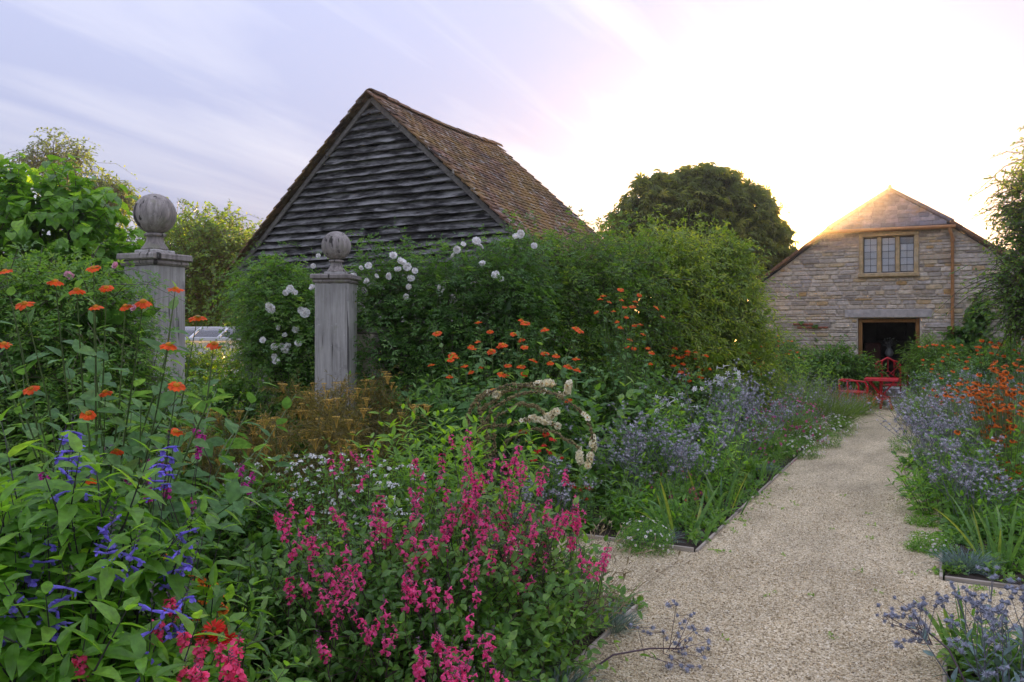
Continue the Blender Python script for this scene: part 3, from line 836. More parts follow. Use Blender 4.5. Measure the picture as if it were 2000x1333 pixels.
# gutter and downpipe
mb = MB(); tube1(mb, [(XD - 1.3, YF - .13, 3.81), (XD, YF - .135, 3.80), (XD + 1.3, YF - .13, 3.79)], .042, 0, 10); hp(mb, 'gutter', M_COPPER, smooth=True)
xp = XD + 1.19
mb = MB(); tube1(mb, [(xp, YF - .13, 3.79), (xp, YF - .13, 3.70), (xp + .035, YF - .11, 3.62), (xp + .05, YF - .075, 3.55), (xp + .05, YF - .075, 2.0), (xp + .05, YF - .075, .1)], .034, 0, 10)
pipe = hp(mb, 'downpipe', M_COPPER, smooth=True)
for z in (3.5, 2.35, 1.25):
    mb = MB(); tube1(mb, [(xp + .05, YF - .075, z - .03), (xp + .05, YF - .075, z + .03)], .043, 0, 10)
    o = hp(mb, 'pipe_collar', M_COPPER); o.parent = pipe
# steps, room behind the doorway
for i, (z, yy, dpt) in enumerate(((.09, -.62, .42), (.25, -.24, .48))):
    mb = MB(); cbox(mb, (XD, YF + yy, z - .01), (1.5, dpt, .17), .012, jit=.003); st = hp(mb, 'step', M_LINTEL)
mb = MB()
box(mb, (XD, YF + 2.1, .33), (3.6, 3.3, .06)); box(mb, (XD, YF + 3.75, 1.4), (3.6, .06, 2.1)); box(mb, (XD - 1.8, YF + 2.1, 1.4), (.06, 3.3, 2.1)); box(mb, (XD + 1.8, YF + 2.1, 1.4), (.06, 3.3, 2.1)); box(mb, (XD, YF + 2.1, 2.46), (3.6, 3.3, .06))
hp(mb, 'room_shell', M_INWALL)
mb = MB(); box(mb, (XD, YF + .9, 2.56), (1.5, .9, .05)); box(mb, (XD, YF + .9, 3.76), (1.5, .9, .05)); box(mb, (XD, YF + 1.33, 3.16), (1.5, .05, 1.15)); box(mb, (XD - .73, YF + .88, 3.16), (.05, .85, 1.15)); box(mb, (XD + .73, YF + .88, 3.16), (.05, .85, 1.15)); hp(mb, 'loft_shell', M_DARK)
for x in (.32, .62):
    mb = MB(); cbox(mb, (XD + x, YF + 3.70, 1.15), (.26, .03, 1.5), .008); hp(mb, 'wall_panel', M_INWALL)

mb = MB(); box(mb, (0, 0, 0), (.72, .03, .62), 0); box(mb, (0, -.016, 0), (.62, .012, .52), 1)
pf = mb.build('framed_picture', [M_DARK, plain_mat('dim_canvas', (.09, .085, .07), .8, .6, 6)]); pf.location = (XD - .1, YF + 3.68, 1.62)
tag(pf, 'dark framed picture on the back wall seen through the doorway', 'picture')
t_ = thing('dark_table', 'black side table in the dim room behind the doorway', 'table', (XD + .05, YF + 1.7, .36))
mb = MB(); cbox(mb, (0, 0, .56), (.7, .5, .06), .01); mb.build('table_top', M_DARK, t_)
for sx in (-.3, .3):
    for sy in (-.2, .2):
        mb = MB(); cbox(mb, (sx, sy, .265), (.05, .05, .53), .006); mb.build('leg', M_DARK, t_)
t_ = thing('flower_vase', 'white vase with dried stems on the dark table indoors', 'vase', (XD - .06, YF + 1.7, .955))
mb = MB(); lathe(mb, [(.001, 0), (.07, 0), (.1, .08), (.07, .16), (.04, .2), (.05, .22)], 14); mb.build('vase_body', M_WHITE, t_, smooth=True)
mb = MB(); K = 26; d = nrm(rng.normal(size=(K, 3)) * np.array([.5, .5, .2]) + np.array([0, 0, 1])); shoots(mb, np.tile([0, 0, .2], (K, 1)), d, .26, 3, L_SM, .05, 0, 0); mb.build('dried_stems', M_WHITE, t_)
t_ = thing('leather_chair', 'dull red chair back beside the dark table indoors', 'chair', (XD - .38, YF + 1.1, .36))
mb = MB(); cbox(mb, (0, 0, .62), (.34, .06, .62), .03); mb.build('backrest', plain_mat('dull_red', (.10, .035, .03), .7), t_)
mb = MB(); cbox(mb, (0, .22, .30), (.36, .4, .06), .02); mb.build('seat', plain_mat('dull_red_seat', (.10, .035, .03), .7), t_)
for sx in (-.14, .14):
    for sy in (.06, .38):
        mb = MB(); cbox(mb, (sx, sy, .135), (.035, .035, .27), .004); mb.build('leg', M_DARK, t_)

# ================================================================== BLACK BOARDED BARN
BX0, BX1, BY, BDEP = -10.32, -4.72, 9.69, 3.78
BXC = (BX0 + BX1) / 2; EV, RG = 2.60, 5.10
barn = thing('weatherboarded_barn', 'black weatherboarded gable barn with a mossy clay tile roof', 'barn', (BXC, BY, 0))
BO = np.array([BXC, BY, 0.0])
def bp(mbx, nm, mats, **kw):
    for i in range(len(mbx.v)): mbx.v[i] = mbx.v[i] - BO
    return mbx.build(nm, mats, barn, **kw)
hw = (BX1 - BX0) / 2; slope = (RG - EV) / hw
mb = MB()
prism(mb, [(BX0, 0), (BX1, 0), (BX1, EV), (BXC, RG - .1), (BX0, EV)], BY + .08, BY + .35)
prism(mb, [(BX0, 0), (BX1, 0), (BX1, EV), (BXC, RG - .1), (BX0, EV)], BY + BDEP - .3, BY + BDEP)
box(mb, (BX0 + .2, BY + BDEP / 2, EV / 2), (.4, BDEP - .66, EV - .01)); box(mb, (BX1 - .2, BY + BDEP / 2, EV / 2), (.4, BDEP - .66, EV - .01))
bp(mb, 'wall', M_RENDER)
lst = lay_courses(BX0, BX0 + 3.4, .05, 2.5, (.13, .24), (.25, .6), [])
for i, (x, z, L, h) in enumerate(lst):
    put('stone', ST_WALL[i % 6], barn, (x - BXC, .06, z), Euler((0, random.uniform(-.02, .02), 0)), (L - .014, .09, h - .014))
# weatherboards, each lapped over the one below
nb = 22; z = 2.46; zt = RG - .12; ex = (zt - z) / nb
for i in range(nb):
    za = z + i * ex; zb = za + ex + .01
    ha = min(hw + .02, (RG - .03 - za) / slope); hb = max(.02, min(hw + .02, (RG - .06 - zb) / slope))
    seg = 14; V = []; sag = random.uniform(-.008, .008)
    sx = np.linspace(-1, 1, seg + 1)
    lo = za + sag * (1 - sx ** 2) + rng.normal(0, .0045, seg + 1); hi_ = zb + rng.normal(0, .002, seg + 1)
    yl = -.07 + rng.normal(0, .003, seg + 1)
    for q in range(seg + 1):
        V += [(sx[q] * ha, yl[q], lo[q]), (sx[q] * hb, .028, hi_[q]), (sx[q] * ha, yl[q] + .05, lo[q] + .002), (sx[q] * hb, .045, hi_[q])]
    T = []
    for q in range(seg):
        a = q * 4; b = a + 4
        T += [(a, b, b + 1), (a, b + 1, a + 1), (a + 2, b + 3, b + 2), (a + 2, a + 3, b + 3), (a, a + 2, b + 2), (a, b + 2, b), (a + 1, b + 1, b + 3), (a + 1, b + 3, a + 3)]
    T += [(0, 1, 3), (0, 3, 2), (seg * 4, seg * 4 + 3, seg * 4 + 1), (seg * 4, seg * 4 + 2, seg * 4 + 3)]
    m_ = MB(); m_.add(V, T, 0, random.random()); m_.build('weatherboard', M_BOARD, barn)
# timber verge boards below the tiles
for s in (-1, 1):
    a = np.array([s * (hw + .16), -.06, EV - .165]); b = np.array([0, -.06, RG - .02])
    L = np.linalg.norm(b - a); c = (a + b) / 2
    m_ = MB(); cbox(m_, (0, 0, 0), (L, .03, .07), .005, jit=.003); put('bargeboard', m_.mesh('bargeboard', M_BARGE), barn, tuple(c), Euler((0, s * math.atan2(b[2] - a[2], abs(b[0] - a[0])), 0)))
def sag(y): return -.06 * math.sin(math.pi * min(1, max(0, y / BDEP))) 
# tile courses
def tile_shape(seed):
    m_ = MB(); r0 = np.random.default_rng(seed)
    V = []; n_ = 4
    for q in range(n_ + 1):
        yy = (q / n_ - .5) * .166; cam_ = .006 * (1 - (2 * q / n_ - 1) ** 2)
        for (u, w_) in ((-.13, 0), (.13, .0)):
            V += [(u, yy, cam_ + .02 + (u > 0) * .004 * r0.random()), (u, yy, cam_)]
    T = []
    for q in range(n_):
        a = q * 4; b = a + 4
        T += [(a, a + 2, b + 2), (a, b + 2, b), (a + 1, b + 3, a + 3), (a + 1, b + 1, b + 3), (a + 2, a + 3, b + 3), (a + 2, b + 3, b + 2)]
    e = n_ * 4
    T += [(0, 1, 3), (0, 3, 2), (e, e + 3, e + 1), (e, e + 2, e + 3)]
    return np.array(V), np.array(T)
TS = [tile_shape(i) for i in range(4)]
TME = []
for v, t in TS:
    m_ = MB(); m_.add(v, t, 0, 0.0); TME.append(m_.mesh('tile', M_TILE))
sl = math.atan2(RG - EV, hw); slen = (hw + .2) / math.cos(sl); ncr = int(slen / .102); ncol = int((BDEP + .2) / .168)
fld = MB()
for side in (1, -1):
    u = np.array([side * math.cos(sl), 0, -math.sin(sl)]); nv = np.array([side * math.sin(sl), 0, math.cos(sl)])
    for r in range(ncr):
        for c in range(ncol + 1):
            y = -.1 + c * .168 + (.084 if r % 2 else 0)
            if y > BDEP + .06: continue
            tilt = .10 + random.uniform(-.02, .02)
            dn = nrm(u * math.cos(tilt) + nv * math.sin(tilt))
            up = nrm(nv - dn * (nv @ dn)); yv = np.cross(up, dn)
            Rm = np.stack([dn, yv, up], 1)
            p = np.array([0, y, RG + .05]) + u * (.1 + r * .102) + nv * (.02 + random.uniform(0, .006)) + np.array([0, random.uniform(-.004, .004), sag(y)])
            near = (side > 0 and c < 6) or (side < 0 and c == 0)
            if near: put('tile', TME[(r + c) % 4], barn, tuple(p), Rm)
            else: bake(fld, TS[(r + c) % 4], p[None], Rm[None], np.array([1.0]), 0, random.random())
fld.build('roof_tiles', M_TILE, barn, True)
mb = MB()
for s in (1, -1):
    ys = np.linspace(-.06, BDEP + .06, 12); V = []
    for y in ys: V += [(0, y, RG + .03 + sag(y)), (s * (hw + .17), y, EV - .13 + sag(y))]
    T = []
    for q in range(11): a = 2 * q; T += [(a, a + 1, a + 3), (a, a + 3, a + 2)]
    mb.add(V, T)
mb.build('roof_deck', M_DARK, barn)
nr = 13
for q in range(nr):
    y = -.1 + (q + .5) * (BDEP + .2) / nr; L = (BDEP + .2) / nr
    m_ = MB(); an = np.linspace(-1.15, 1.15, 7); V = []
    for yy in (-L / 2 - .012, L / 2 + .012):
        for a in an: V.append((math.sin(a) * .13, yy, math.cos(a) * .13 - .06))
        for a in an: V.append((math.sin(a) * .115, yy, math.cos(a) * .115 - .06))
    T = []
    for i in range(6):
        T += [(i, i + 1, 14 + i + 1), (i, 14 + i + 1, 14 + i), (7 + i, 21 + i + 1, 7 + i + 1), (7 + i, 21 + i, 21 + i + 1), (i, 7 + i + 1, i + 1), (i, 7 + i, 7 + i + 1), (14 + i, 14 + i + 1, 21 + i + 1), (14 + i, 21 + i + 1, 21 + i)]
    T += [(0, 14, 21), (0, 21, 7), (6, 13, 27), (6, 27, 20)]
    m_.add(V, T); put('ridge_tile', m_.mesh('ridge_tile', M_TILE), barn, (0, y, RG + .06 + sag(y) + random.uniform(0, .008)), Euler((random.uniform(-.008, .008), random.uniform(-.02, .02), 0)))

# ================================================================== GATE POSTS AND GARDEN WALL
def gate_post(px, D, s, rot, label, hgt=2.19):
    p = W(px, D)
    root = thing('gate_post', label, 'gate post', p, 'oak gate posts with ball finials', rot)
    hb = hgt - .09
    m_ = MB(); b = .012
    # tapering slightly, plank joints cut as a groove on each face
    for (x0, x1, rn) in ((-s / 2, -s * .06, .3), (-s * .055, s / 2, .7)):
        cbox(m_, ((x0 + x1) / 2, 0, hb / 2), (x1 - x0, s, hb), .008, jit=.0015)
    m_.build('shaft', M_POST, root)
    for yy in (-1, 1):
        m_ = MB(); cbox(m_, (0, yy * (s / 2 - .004), hb * .5), (s * .9, .02, hb - .02), .006); m_.build('facing_board', M_POST, root)
    m_ = MB(); cbox(m_, (0, 0, hb + .02), (s + .045, s + .045, .04), .012, jit=.002); m_.build('cap_moulding', M_BALL, root)
    m_ = MB(); cbox(m_, (0, 0, hb + .065), (s + .085, s + .085, .05), .01, jit=.002); m_.build('cap', M_BALL, root)
    m_ = MB(); cbox(m_, (0, 0, hgt + .018), (.215, .215, .034), .008); m_.build('plinth', M_POST, root)
    m_ = MB(); lathe(m_, [(.001, .034), (.105, .034), (.1, .05), (.082, .075), (.067, .1), (.062, .125), (.063, .14)], 28, (0, 0, hgt)); m_.build('neck', M_BALL, root, smooth=True)
    m_ = MB(); lathe(m_, [(.06, .14), (.078, .145), (.083, .155), (.078, .165), (.06, .17), (.05, .172)], 28, (0, 0, hgt)); m_.build('collar', M_BALL, root, smooth=True)
    m_ = MB(); R0 = .16; an = np.linspace(-math.pi / 2 + .25, math.pi / 2, 16)
    lathe(m_, [(max(.001, R0 * math.cos(a)), R0 * math.sin(a)) for a in an], 36)
    V = m_.v[0]; ang = np.arctan2(V[:, 1], V[:, 0])
    for a0, w_, dp in ((-1.9, .05, .014), (.7, .04, .01), (2.6, .05, .012), (-.6, .03, .007)):
        dd = np.abs((ang - a0 + np.pi) % (2 * np.pi) - np.pi); V[:, :2] *= (1 - dp / .16 * np.exp(-(dd / w_) ** 2))[:, None]
    o = m_.build('ball', M_BALL, root, smooth=True); o.location = (0, 0, hgt + .17 + R0 * .955); o.rotation_euler = (random.uniform(-.05, .05), random.uniform(-.05, .05), 0)
    return root
gate_post(303, 6.3, .315, R_(5), 'larger nearer grey oak gate post with ball finial beside the orange tithonia')
gate_post(657, 8.7, .37, R_(25), 'farther grey oak gate post with ball finial between the white roses')

def garden_wall(x, y0, y1, h, label):
    root = thing('garden_wall', label, 'wall', (x, (y0 + y1) / 2, 0))
    m_ = MB(); box(m_, (0, 0, h / 2), (.3, y1 - y0, h)); m_.build('wall_core', M_MORTAR, root)
    lst = lay_courses(0, y1 - y0, .02, h, (.1, .2), (.2, .5), [])
    for i, (u, z, L, hh) in enumerate(lst):
        put('stone', ST_WALL[i % 6], root, (.155, u - (y1 - y0) / 2, z), Euler((0, 0, 0)), (.07, L - .014, hh - .014))
    n_ = int((y1 - y0) / .45)
    for i in range(n_):
        put('coping_stone', ST_WALL[i % 6], root, (0, (i + .5) / n_ * (y1 - y0) - (y1 - y0) / 2, h + .035), None, (.4, (y1 - y0) / n_ - .01, .075))
garden_wall(-5.62, .6, 4.0, 1.5, 'low rubble garden wall behind the orange tithonia, up to the larger post')
garden_wall(-5.72, 7.15, 9.5, 1.55, 'rubble garden wall under the climbing rose right of the farther post')

# white glazed cold frame beyond the gate
p = W(425, 15.5)
cf = thing('cold_frame', 'white painted cold frame with sloping glass beyond the gateway', 'cold frame', p, None, R_(20))
m_ = MB(); cbox(m_, (0, 0, .7), (1.7, .9, 1.4), .01); m_.build('frame_box', M_WHITE, cf)
m_ = MB(); cbox(m_, (0, -.1, 1.62), (1.8, .05, .07), .008); cbox(m_, (0, -.52, 1.42), (1.8, .05, .07), .008); m_.build('rail', M_WHITE, cf)
m_ = MB(); cbox(m_, (0, 0, 0), (.5, .46, .012), .003); me = m_.mesh('pane', M_GLASS)
for i in range(3): put('pane', me, cf, ((i - 1) * .56, -.31, 1.53), Euler((R_(26), 0, 0)))
m_ = MB()
for i in range(4): cbox(m_, ((i - 1.5) * .56, -.31, 1.525), (.05, .45, .045), .005, rot=np.array(Euler((R_(26), 0, 0)).to_matrix()))
m_.build('glazing_bar', M_WHITE, cf)

# ================================================================== RED TABLE AND CHAIRS
tb = thing('red_table', 'red painted bamboo style table at the end of the path', 'table', W(1722, 16.0))
m_ = MB(); cbox(m_, (0, 0, .61), (.62, .52, .03), .008); m_.build('table_top', M_RED, tb)
m_ = MB()
for s in (-1, 1): tube1(m_, [(-.3, s * .255, .585), (.3, s * .255, .585)], .014); tube1(m_, [(s * .3, -.25, .585), (s * .3, .25, .585)], .014)
m_.build('apron', M_RED, tb, smooth=True)
for s in (-1, 1):
    for q in (-1, 1):
        m_ = MB(); tube1(m_, [(s * .25, q * .2, .59), (s * .03, q * .05, .30), (s * -.0 + s * .06, q * .06, .26)], .017); tube1(m_, [(s * .05, q * .05, .28), (s * .13, q * .11, .2), (s * .2, q * .17, 0)], .018); m_.build('leg', M_RED, tb, smooth=True)
m_ = MB(); tube1(m_, [(-.02, -.02, .59), (-.02, -.02, 0.0)], .024); m_.build('centre_post', M_RED, tb, smooth=True)
m_ = MB(); an = np.linspace(0, 6.283, 25); tube1(m_, [(math.cos(a) * .16, math.sin(a) * .13, .21) for a in an], .013); m_.build('ring_stretcher', M_RED, tb, smooth=True)

def red_chair(label, loc, rz):
    c = thing('red_chair', label, 'chair', loc, 'red bamboo style chairs at the path end', rz)
    w_, d_ = .25, .23
    m_ = MB(); cbox(m_, (0, 0, .44), (w_ * 2, d_ * 2, .03), .01); m_.build('seat', M_RED, c)
    for s in (-1, 1):
        m_ = MB(); tube1(m_, [(s * w_, -d_, 0), (s * w_, -d_, .44), (s * w_, -d_, .66)], .018); m_.build('leg', M_RED, c, smooth=True)
        m_ = MB(); tube1(m_, [(s * w_, d_ + .05, 0), (s * w_, d_, .44), (s * w_, d_ + .04, .86)], .02); m_.build('leg', M_RED, c, smooth=True)
        m_ = MB(); tube1(m_, [(s * w_, -d_, .66), (s * (w_ + .02), -d_ + .06, .685), (s * (w_ + .02), 0, .69), (s * w_, d_ + .03, .67)], .017); m_.build('armrest', M_RED, c, smooth=True)
        m_ = MB(); tube1(m_, [(s * w_, -d_, .2), (s * w_, d_ + .03, .2)], .013); m_.build('stretcher', M_RED, c, smooth=True)
    m_ = MB(); tube1(m_, [(-w_, -d_, .2), (w_, -d_, .2)], .013); m_.build('stretcher', M_RED, c, smooth=True)
    m_ = MB(); yb = d_ + .045
    tube1(m_, [(-w_, yb - .01, .84), (-w_ * .8, yb, .91), (-w_ * .45, yb, .93), (0, yb, 1.0), (w_ * .45, yb, .93), (w_ * .8, yb, .91), (w_, yb - .01, .84)], .02); m_.build('top_rail', M_RED, c, smooth=True)
    m_ = MB()
    for a, b in (((-.24, .5), (.0, .72)), ((.24, .5), (0, .72)), ((-.24, .72), (-.1, .93)), ((.24, .72), (.1, .93)), ((-.24, .84), (.1, .52)), ((.24, .84), (-.1, .52)), ((0, .72), (0, .98)), ((-.24, .52), (.24, .52)), ((-.12, .62), (-.12, .92)), ((.12, .62), (.12, .92))):
        tube1(m_, [(a[0], yb - .02, a[1]), (b[0], yb - .02, b[1])], .009, 0, 6)
    m_.build('lattice_back', M_RED, c, smooth=True)
    return c
red_chair('red lattice-backed chair behind the red table, in front of the doorway', W(1741, 16.75), R_(18))
c = thing('red_armchair', 'low red armchair half hidden by the red salvia left of the table', 'chair', W(1666, 15.9), 'red bamboo style chairs at the path end', R_(28))
m_ = MB(); cbox(m_, (0, 0, .36), (.40, .42, .03), .01); m_.build('seat', M_RED, c)
for sx in (-1, 1):
    for sy in (-1, 1):
        m_ = MB(); tube1(m_, [(sx * .2, sy * .21, 0), (sx * .185, sy * .2, .36)] if sx < 0 else [(sx * .21, sy * .21, 0), (sx * .19, sy * .2, .3), (sx * .2, sy * .21, .46), (sx * .15, sy * .21, .56)], .019); m_.build('leg', M_RED, c, smooth=True)
for sy in (-1, 1):
    m_ = MB(); tube1(m_, [(.15, sy * .21, .56), (.02, sy * .22, .585), (-.14, sy * .21, .59), (-.2, sy * .2, .57), (-.19, sy * .2, .36)], .017); m_.build('armrest', M_RED, c, smooth=True)
    m_ = MB(); tube1(m_, [(-.19, sy * .2, .15), (.2, sy * .2, .15)], .012); m_.build('stretcher', M_RED, c, smooth=True)
m_ = MB(); tube1(m_, [(-.2, -.2, .57), (-.22, 0, .58), (-.2, .2, .57)], .017); m_.build('back_rail', M_RED, c, smooth=True)

# ================================================================== PLANTS: materials
G_DARK = leaf_mat('leaf_dark', (0.0459, 0.113, 0.027), (0.12, 0.258, 0.054), (0.215, 0.379, 0.0788))
G_MID = leaf_mat('leaf_mid', (0.0573, 0.143, 0.0299), (0.148, 0.309, 0.0562), (0.263, 0.419, 0.084))
G_BRIGHT = leaf_mat('leaf_bright', (0.0788, 0.195, 0.0278), (0.188, 0.389, 0.0541), (0.315, 0.52, 0.0848), trans=.55)
G_LIME = leaf_mat('leaf_lime', (0.115, 0.252, 0.0216), (0.23, 0.437, 0.042), (0.367, 0.571, 0.072), trans=.55)
G_TITH = leaf_mat('leaf_tithonia', (0.0587, 0.152, 0.046), (0.147, 0.307, 0.0936), (0.265, 0.438, 0.146), rough=.55)
G_BLUE = leaf_mat('leaf_grey_blue', (0.081, 0.135, 0.126), (0.18, 0.27, 0.252), (0.306, 0.396, 0.36), trans=.2, rough=.6)
G_IRIS = leaf_mat('leaf_iris', (0.0704, 0.174, 0.0483), (0.15, 0.299, 0.0824), (0.352, 0.386, 0.069), trans=.4)
G_HEDGE = leaf_mat('leaf_hedge', (0.0562, 0.134, 0.024), (0.154, 0.293, 0.048), (0.332, 0.42, 0.07), trans=.55)
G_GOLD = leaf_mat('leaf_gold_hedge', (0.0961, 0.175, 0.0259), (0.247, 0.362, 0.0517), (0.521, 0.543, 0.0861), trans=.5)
G_TREE = leaf_mat('leaf_tree', (0.0554, 0.11, 0.0239), (0.139, 0.228, 0.0434), (0.277, 0.365, 0.0652), trans=.55)
G_HEART = leaf_mat('leaf_heart', (0.0708, 0.178, 0.0222), (0.172, 0.366, 0.0412), (0.344, 0.576, 0.0634), trans=.5)
G_FENNEL = leaf_mat('leaf_bronze_fennel', (.075, .07, .022), (.17, .145, .045), (.27, .22, .075), trans=.4)
G_DRY = leaf_mat('dry_stems', (0.198, 0.149, 0.0908), (0.396, 0.314, 0.198), (0.561, 0.479, 0.33), trans=.15, rough=.8)
G_LAV = leaf_mat('leaf_lavender', (0.0769, 0.144, 0.038), (0.187, 0.29, 0.0864), (0.287, 0.386, 0.146), rough=.6)
G_CHEST = leaf_mat('leaf_chestnut', (.08, .11, .025), (.18, .225, .055), (.32, .32, .08), trans=.6)
S_GREEN = leaf_mat('stem_green', (.06, .095, .03), (.13, .19, .06), trans=.0)
S_DARK = leaf_mat('stem_dark', (.012, .012, .013), (.035, .028, .03), trans=.0)
S_PURPLE = leaf_mat('stem_purple', (.03, .012, .02), (.07, .035, .045), trans=.0)
S_ERY = leaf_mat('stem_eryngium', (.06, .055, .065), (.15, .15, .17), trans=.0)
S_BROWN = leaf_mat('stem_brown', (.03, .022, .013), (.085, .062, .036), trans=.0)
P_PINK = petal_mat('petal_pink', (.76, .03, .17), (.93, .13, .36), trans=.4)
P_HOTPINK = petal_mat('petal_coral_pink', (.72, .025, .10), (.90, .10, .24))
P_MAG = petal_mat('petal_magenta', (0.405, 0.0162, 0.203), (0.675, 0.054, 0.365))
P_VIOLET = petal_mat('petal_violet', (.17, .12, .62), (.30, .23, .85))
P_ORANGE = petal_mat('petal_orange', (.74, .065, .006), (.90, .125, .012))
P_YEL = petal_mat('disc_yellow', (.55, .19, .01), (.75, .30, .02))
P_RUST = petal_mat('petal_rust', (.50, .075, .008), (.82, .20, .018))
P_BROWNDISC = petal_mat('disc_brown', (.09, .035, .01), (.22, .10, .02))
P_WHITE = petal_mat('petal_white', (0.739, 0.728, 0.694), (0.9, 0.9, 0.874))
P_CREAM = petal_mat('petal_cream', (0.726, 0.682, 0.396), (0.88, 0.836, 0.572))
P_RED = petal_mat('petal_red', (0.575, 0.0138, 0.0138), (0.805, 0.0345, 0.023))
P_BLUSH = petal_mat('petal_blush', (.62, .28, .36), (.78, .45, .52))
P_ERY = petal_mat('eryngium_head', (.27, .215, .18), (.55, .52, .55), trans=.15, rough=.7)
P_ERYB = petal_mat('eryngium_bract', (.24, .24, .29), (.47, .47, .56), trans=.15, rough=.7)
P_LAVF = petal_mat('lavender_flower', (.20, .165, .23), (.38, .33, .42), trans=.2)
P_FEN = petal_mat('fennel_umbel', (0.439, 0.27, 0.0506), (0.709, 0.472, 0.101), trans=.2)
P_SEED = petal_mat('seed_capsule', (.13, .105, .04), (.29, .235, .10), trans=.05, rough=.8)

FWD = np.array([-SN, CS, 0.0]); RGT = np.array([CS, SN, 0.0])
def at(px, py, D): return np.array(W(px, D, HT(py, D)))
def arr(v): return np.array([v[0], v[1], v[2]], float)

# ---- flower shapes (verts, tris, material index)
def merge(*parts):
    vs, ts, ms, k = [], [], [], 0
    for v, t, m in parts:
        vs.append(v); ts.append(t + k); ms.append(np.full(len(t), m)); k += len(v)
    return np.concatenate(vs), np.concatenate(ts), np.concatenate(ms)
def xf(v, rot=None, s=1.0, t=(0, 0, 0)):
    v = v * np.asarray(s)
    if rot is not None: v = v @ np.array(Euler(rot).to_matrix()).T
    return v + np.asarray(t)
def dome(r, h, seg=8, rows=3):
    m_ = MB(); lathe(m_, [(max(.0004, r * math.cos(a)), h * math.sin(a)) for a in np.linspace(0, math.pi / 2, rows + 1)], seg); return m_.v[0], m_.f[0]
def daisy(n, L, w, tilt, dr, dh, layers=1, jit=.12, petal=((.3, .75), (.75, 1.0)), seg=8):
    parts = [(*dome(dr, dh, seg, 3 if seg > 6 else 1), 1)]
    for ly in range(layers):
        for i in range(n):
            p = leaf_t(w, .15, .12, petal)
            a = 6.283 * (i + .5 * ly) / n + random.uniform(-jit, jit)
            v = xf(p[0], (tilt + random.uniform(-.15, .15) - .18 * ly, 0, 0), L * random.uniform(.88, 1.08), (0, dr * .55, dh * .12))
            v = xf(v, (0, 0, a)); parts.append((v, p[1], 0))
    return merge(*parts)
def tmesh(nm, tm, mats, smooth=False, rnd=None):
    m_ = MB(); m_.add(tm[0], tm[1], tm[2], rng.random(len(tm[0])) if rnd is None else rnd); return m_.mesh(nm, mats, smooth)
F_TITH = [tmesh('flower', daisy(12, .03, .62, -.12 - .12 * i, .014, .011), [P_ORANGE, P_YEL]) for i in range(4)]
F_HELEN = [tmesh('flower', daisy(11, .017, .75, -.55, .0095, .01), [P_RUST, P_BROWNDISC]) for i in range(3)]
F_ECH = [tmesh('flower', daisy(15, .038, .3, -.6, .014, .014, 1), [P_RED, P_BROWNDISC]) for i in range(3)]
def rose_t():
    parts = [(*dome(.3, .3, 8, 3), 0)]
    for ly, (n, r, ti) in enumerate(((4, .34, 1.25), (6, .5, .95), (8, .72, .55), (9, .9, .15), (7, .85, -.35))):
        for i in range(n):
            p = leaf_t(.85, -.25, -.25, ((.3, .8), (.7, 1.05)), .95)
            v = xf(p[0], (ti + random.uniform(-.2, .2), random.uniform(-.3, .3), 0), r * .8, (0, r * .18, .1)); v = xf(v, (0, 0, 6.283 * i / n + ly * .7 + random.uniform(-.2, .2)))
            parts.append((v, p[1], 0))
    return merge(*parts)
F_ROSE = [tmesh('rose', rose_t(), [P_WHITE]) for i in range(4)]
F_BLUSH = [tmesh('rose', rose_t(), [P_BLUSH]) for i in range(2)]

def lipped(hood=.5, lip=.6, tube=.5):
    """two-lipped sage flower along +Y"""
    m_ = MB(); tubes(m_, np.array([[(0, 0, 0), (0, tube * .6, .02), (0, tube, 0)]]), np.array([[.07, .11, .14]]), 0, 5)
    parts = [(m_.v[0], m_.f[0], 0)]
    a = leaf_t(.6, -.5, .35, ((.5, 1.0),)); parts.append((xf(a[0], (.35, 0, 0), hood, (0, tube * .85, .05)), a[1], 0))
    for s in (-1, 1):
        b = leaf_t(.9, .1, .25, ((.35, .8), (.75, 1.0))); parts.append((xf(b[0], (-.85, 0, s * -.5), lip, (s * .06, tube * .9, -.03)), b[1], 0))
    c = leaf_t(.8, .1, .1, ((.5, 1.0),)); parts.append((xf(c[0], (0, 0, 0), .32, (0, -.05, -.02)), c[1], 1))
    return merge(*parts)
T_LIP = lipped()
T_LIPV = lipped(.55, .42, .75)
def spike(L, n, fs, tm, mats, up=.4, buds=8, first=.1, per=2):
    m_ = MB()
    pts = np.array([[(0, 0, 0), (.006 * random.uniform(-1, 1), 0, L * .5), (.012 * random.uniform(-1, 1), .01 * random.uniform(-1, 1), L)]])
    tubes(m_, pts, np.array([[.0018, .0014, .0007]]), 1, 4)
    k = n // per; t = np.repeat(np.linspace(first, .72, k), per)
    az = np.arange(len(t)) * 2.45 + rng.normal(0, .4, len(t))
    el = up + rng.normal(0, .25, len(t)) - .25
    d = np.stack([np.cos(az) * np.cos(el), np.sin(az) * np.cos(el), np.sin(el)], 1)
    P = np.stack([np.zeros(len(t)), np.zeros(len(t)), t * L], 1)
    bake(m_, tm, P, frames(d), fs * rng.uniform(.75, 1.15, len(t)), 0, rng.random(len(t)))
    tb = np.concatenate([np.linspace(.74, 1, buds), rng.uniform(first, .7, buds)]); ab = np.arange(len(tb)) * 2.2
    db = np.stack([np.cos(ab), np.sin(ab), np.full(len(tb), .9)], 1)
    bake(m_, L_SM, np.stack([np.zeros(len(tb)), np.zeros(len(tb)), tb * L], 1), frames(db), fs * .45 * rng.uniform(.6, 1.1, len(tb)), 1, .7)
    return m_.mesh('flower_spike', mats)
F_PINK = [spike(random.uniform(.11, .18), random.choice((8, 10, 10, 12)), .027, T_LIP, [P_PINK, S_PURPLE]) for i in range(7)]
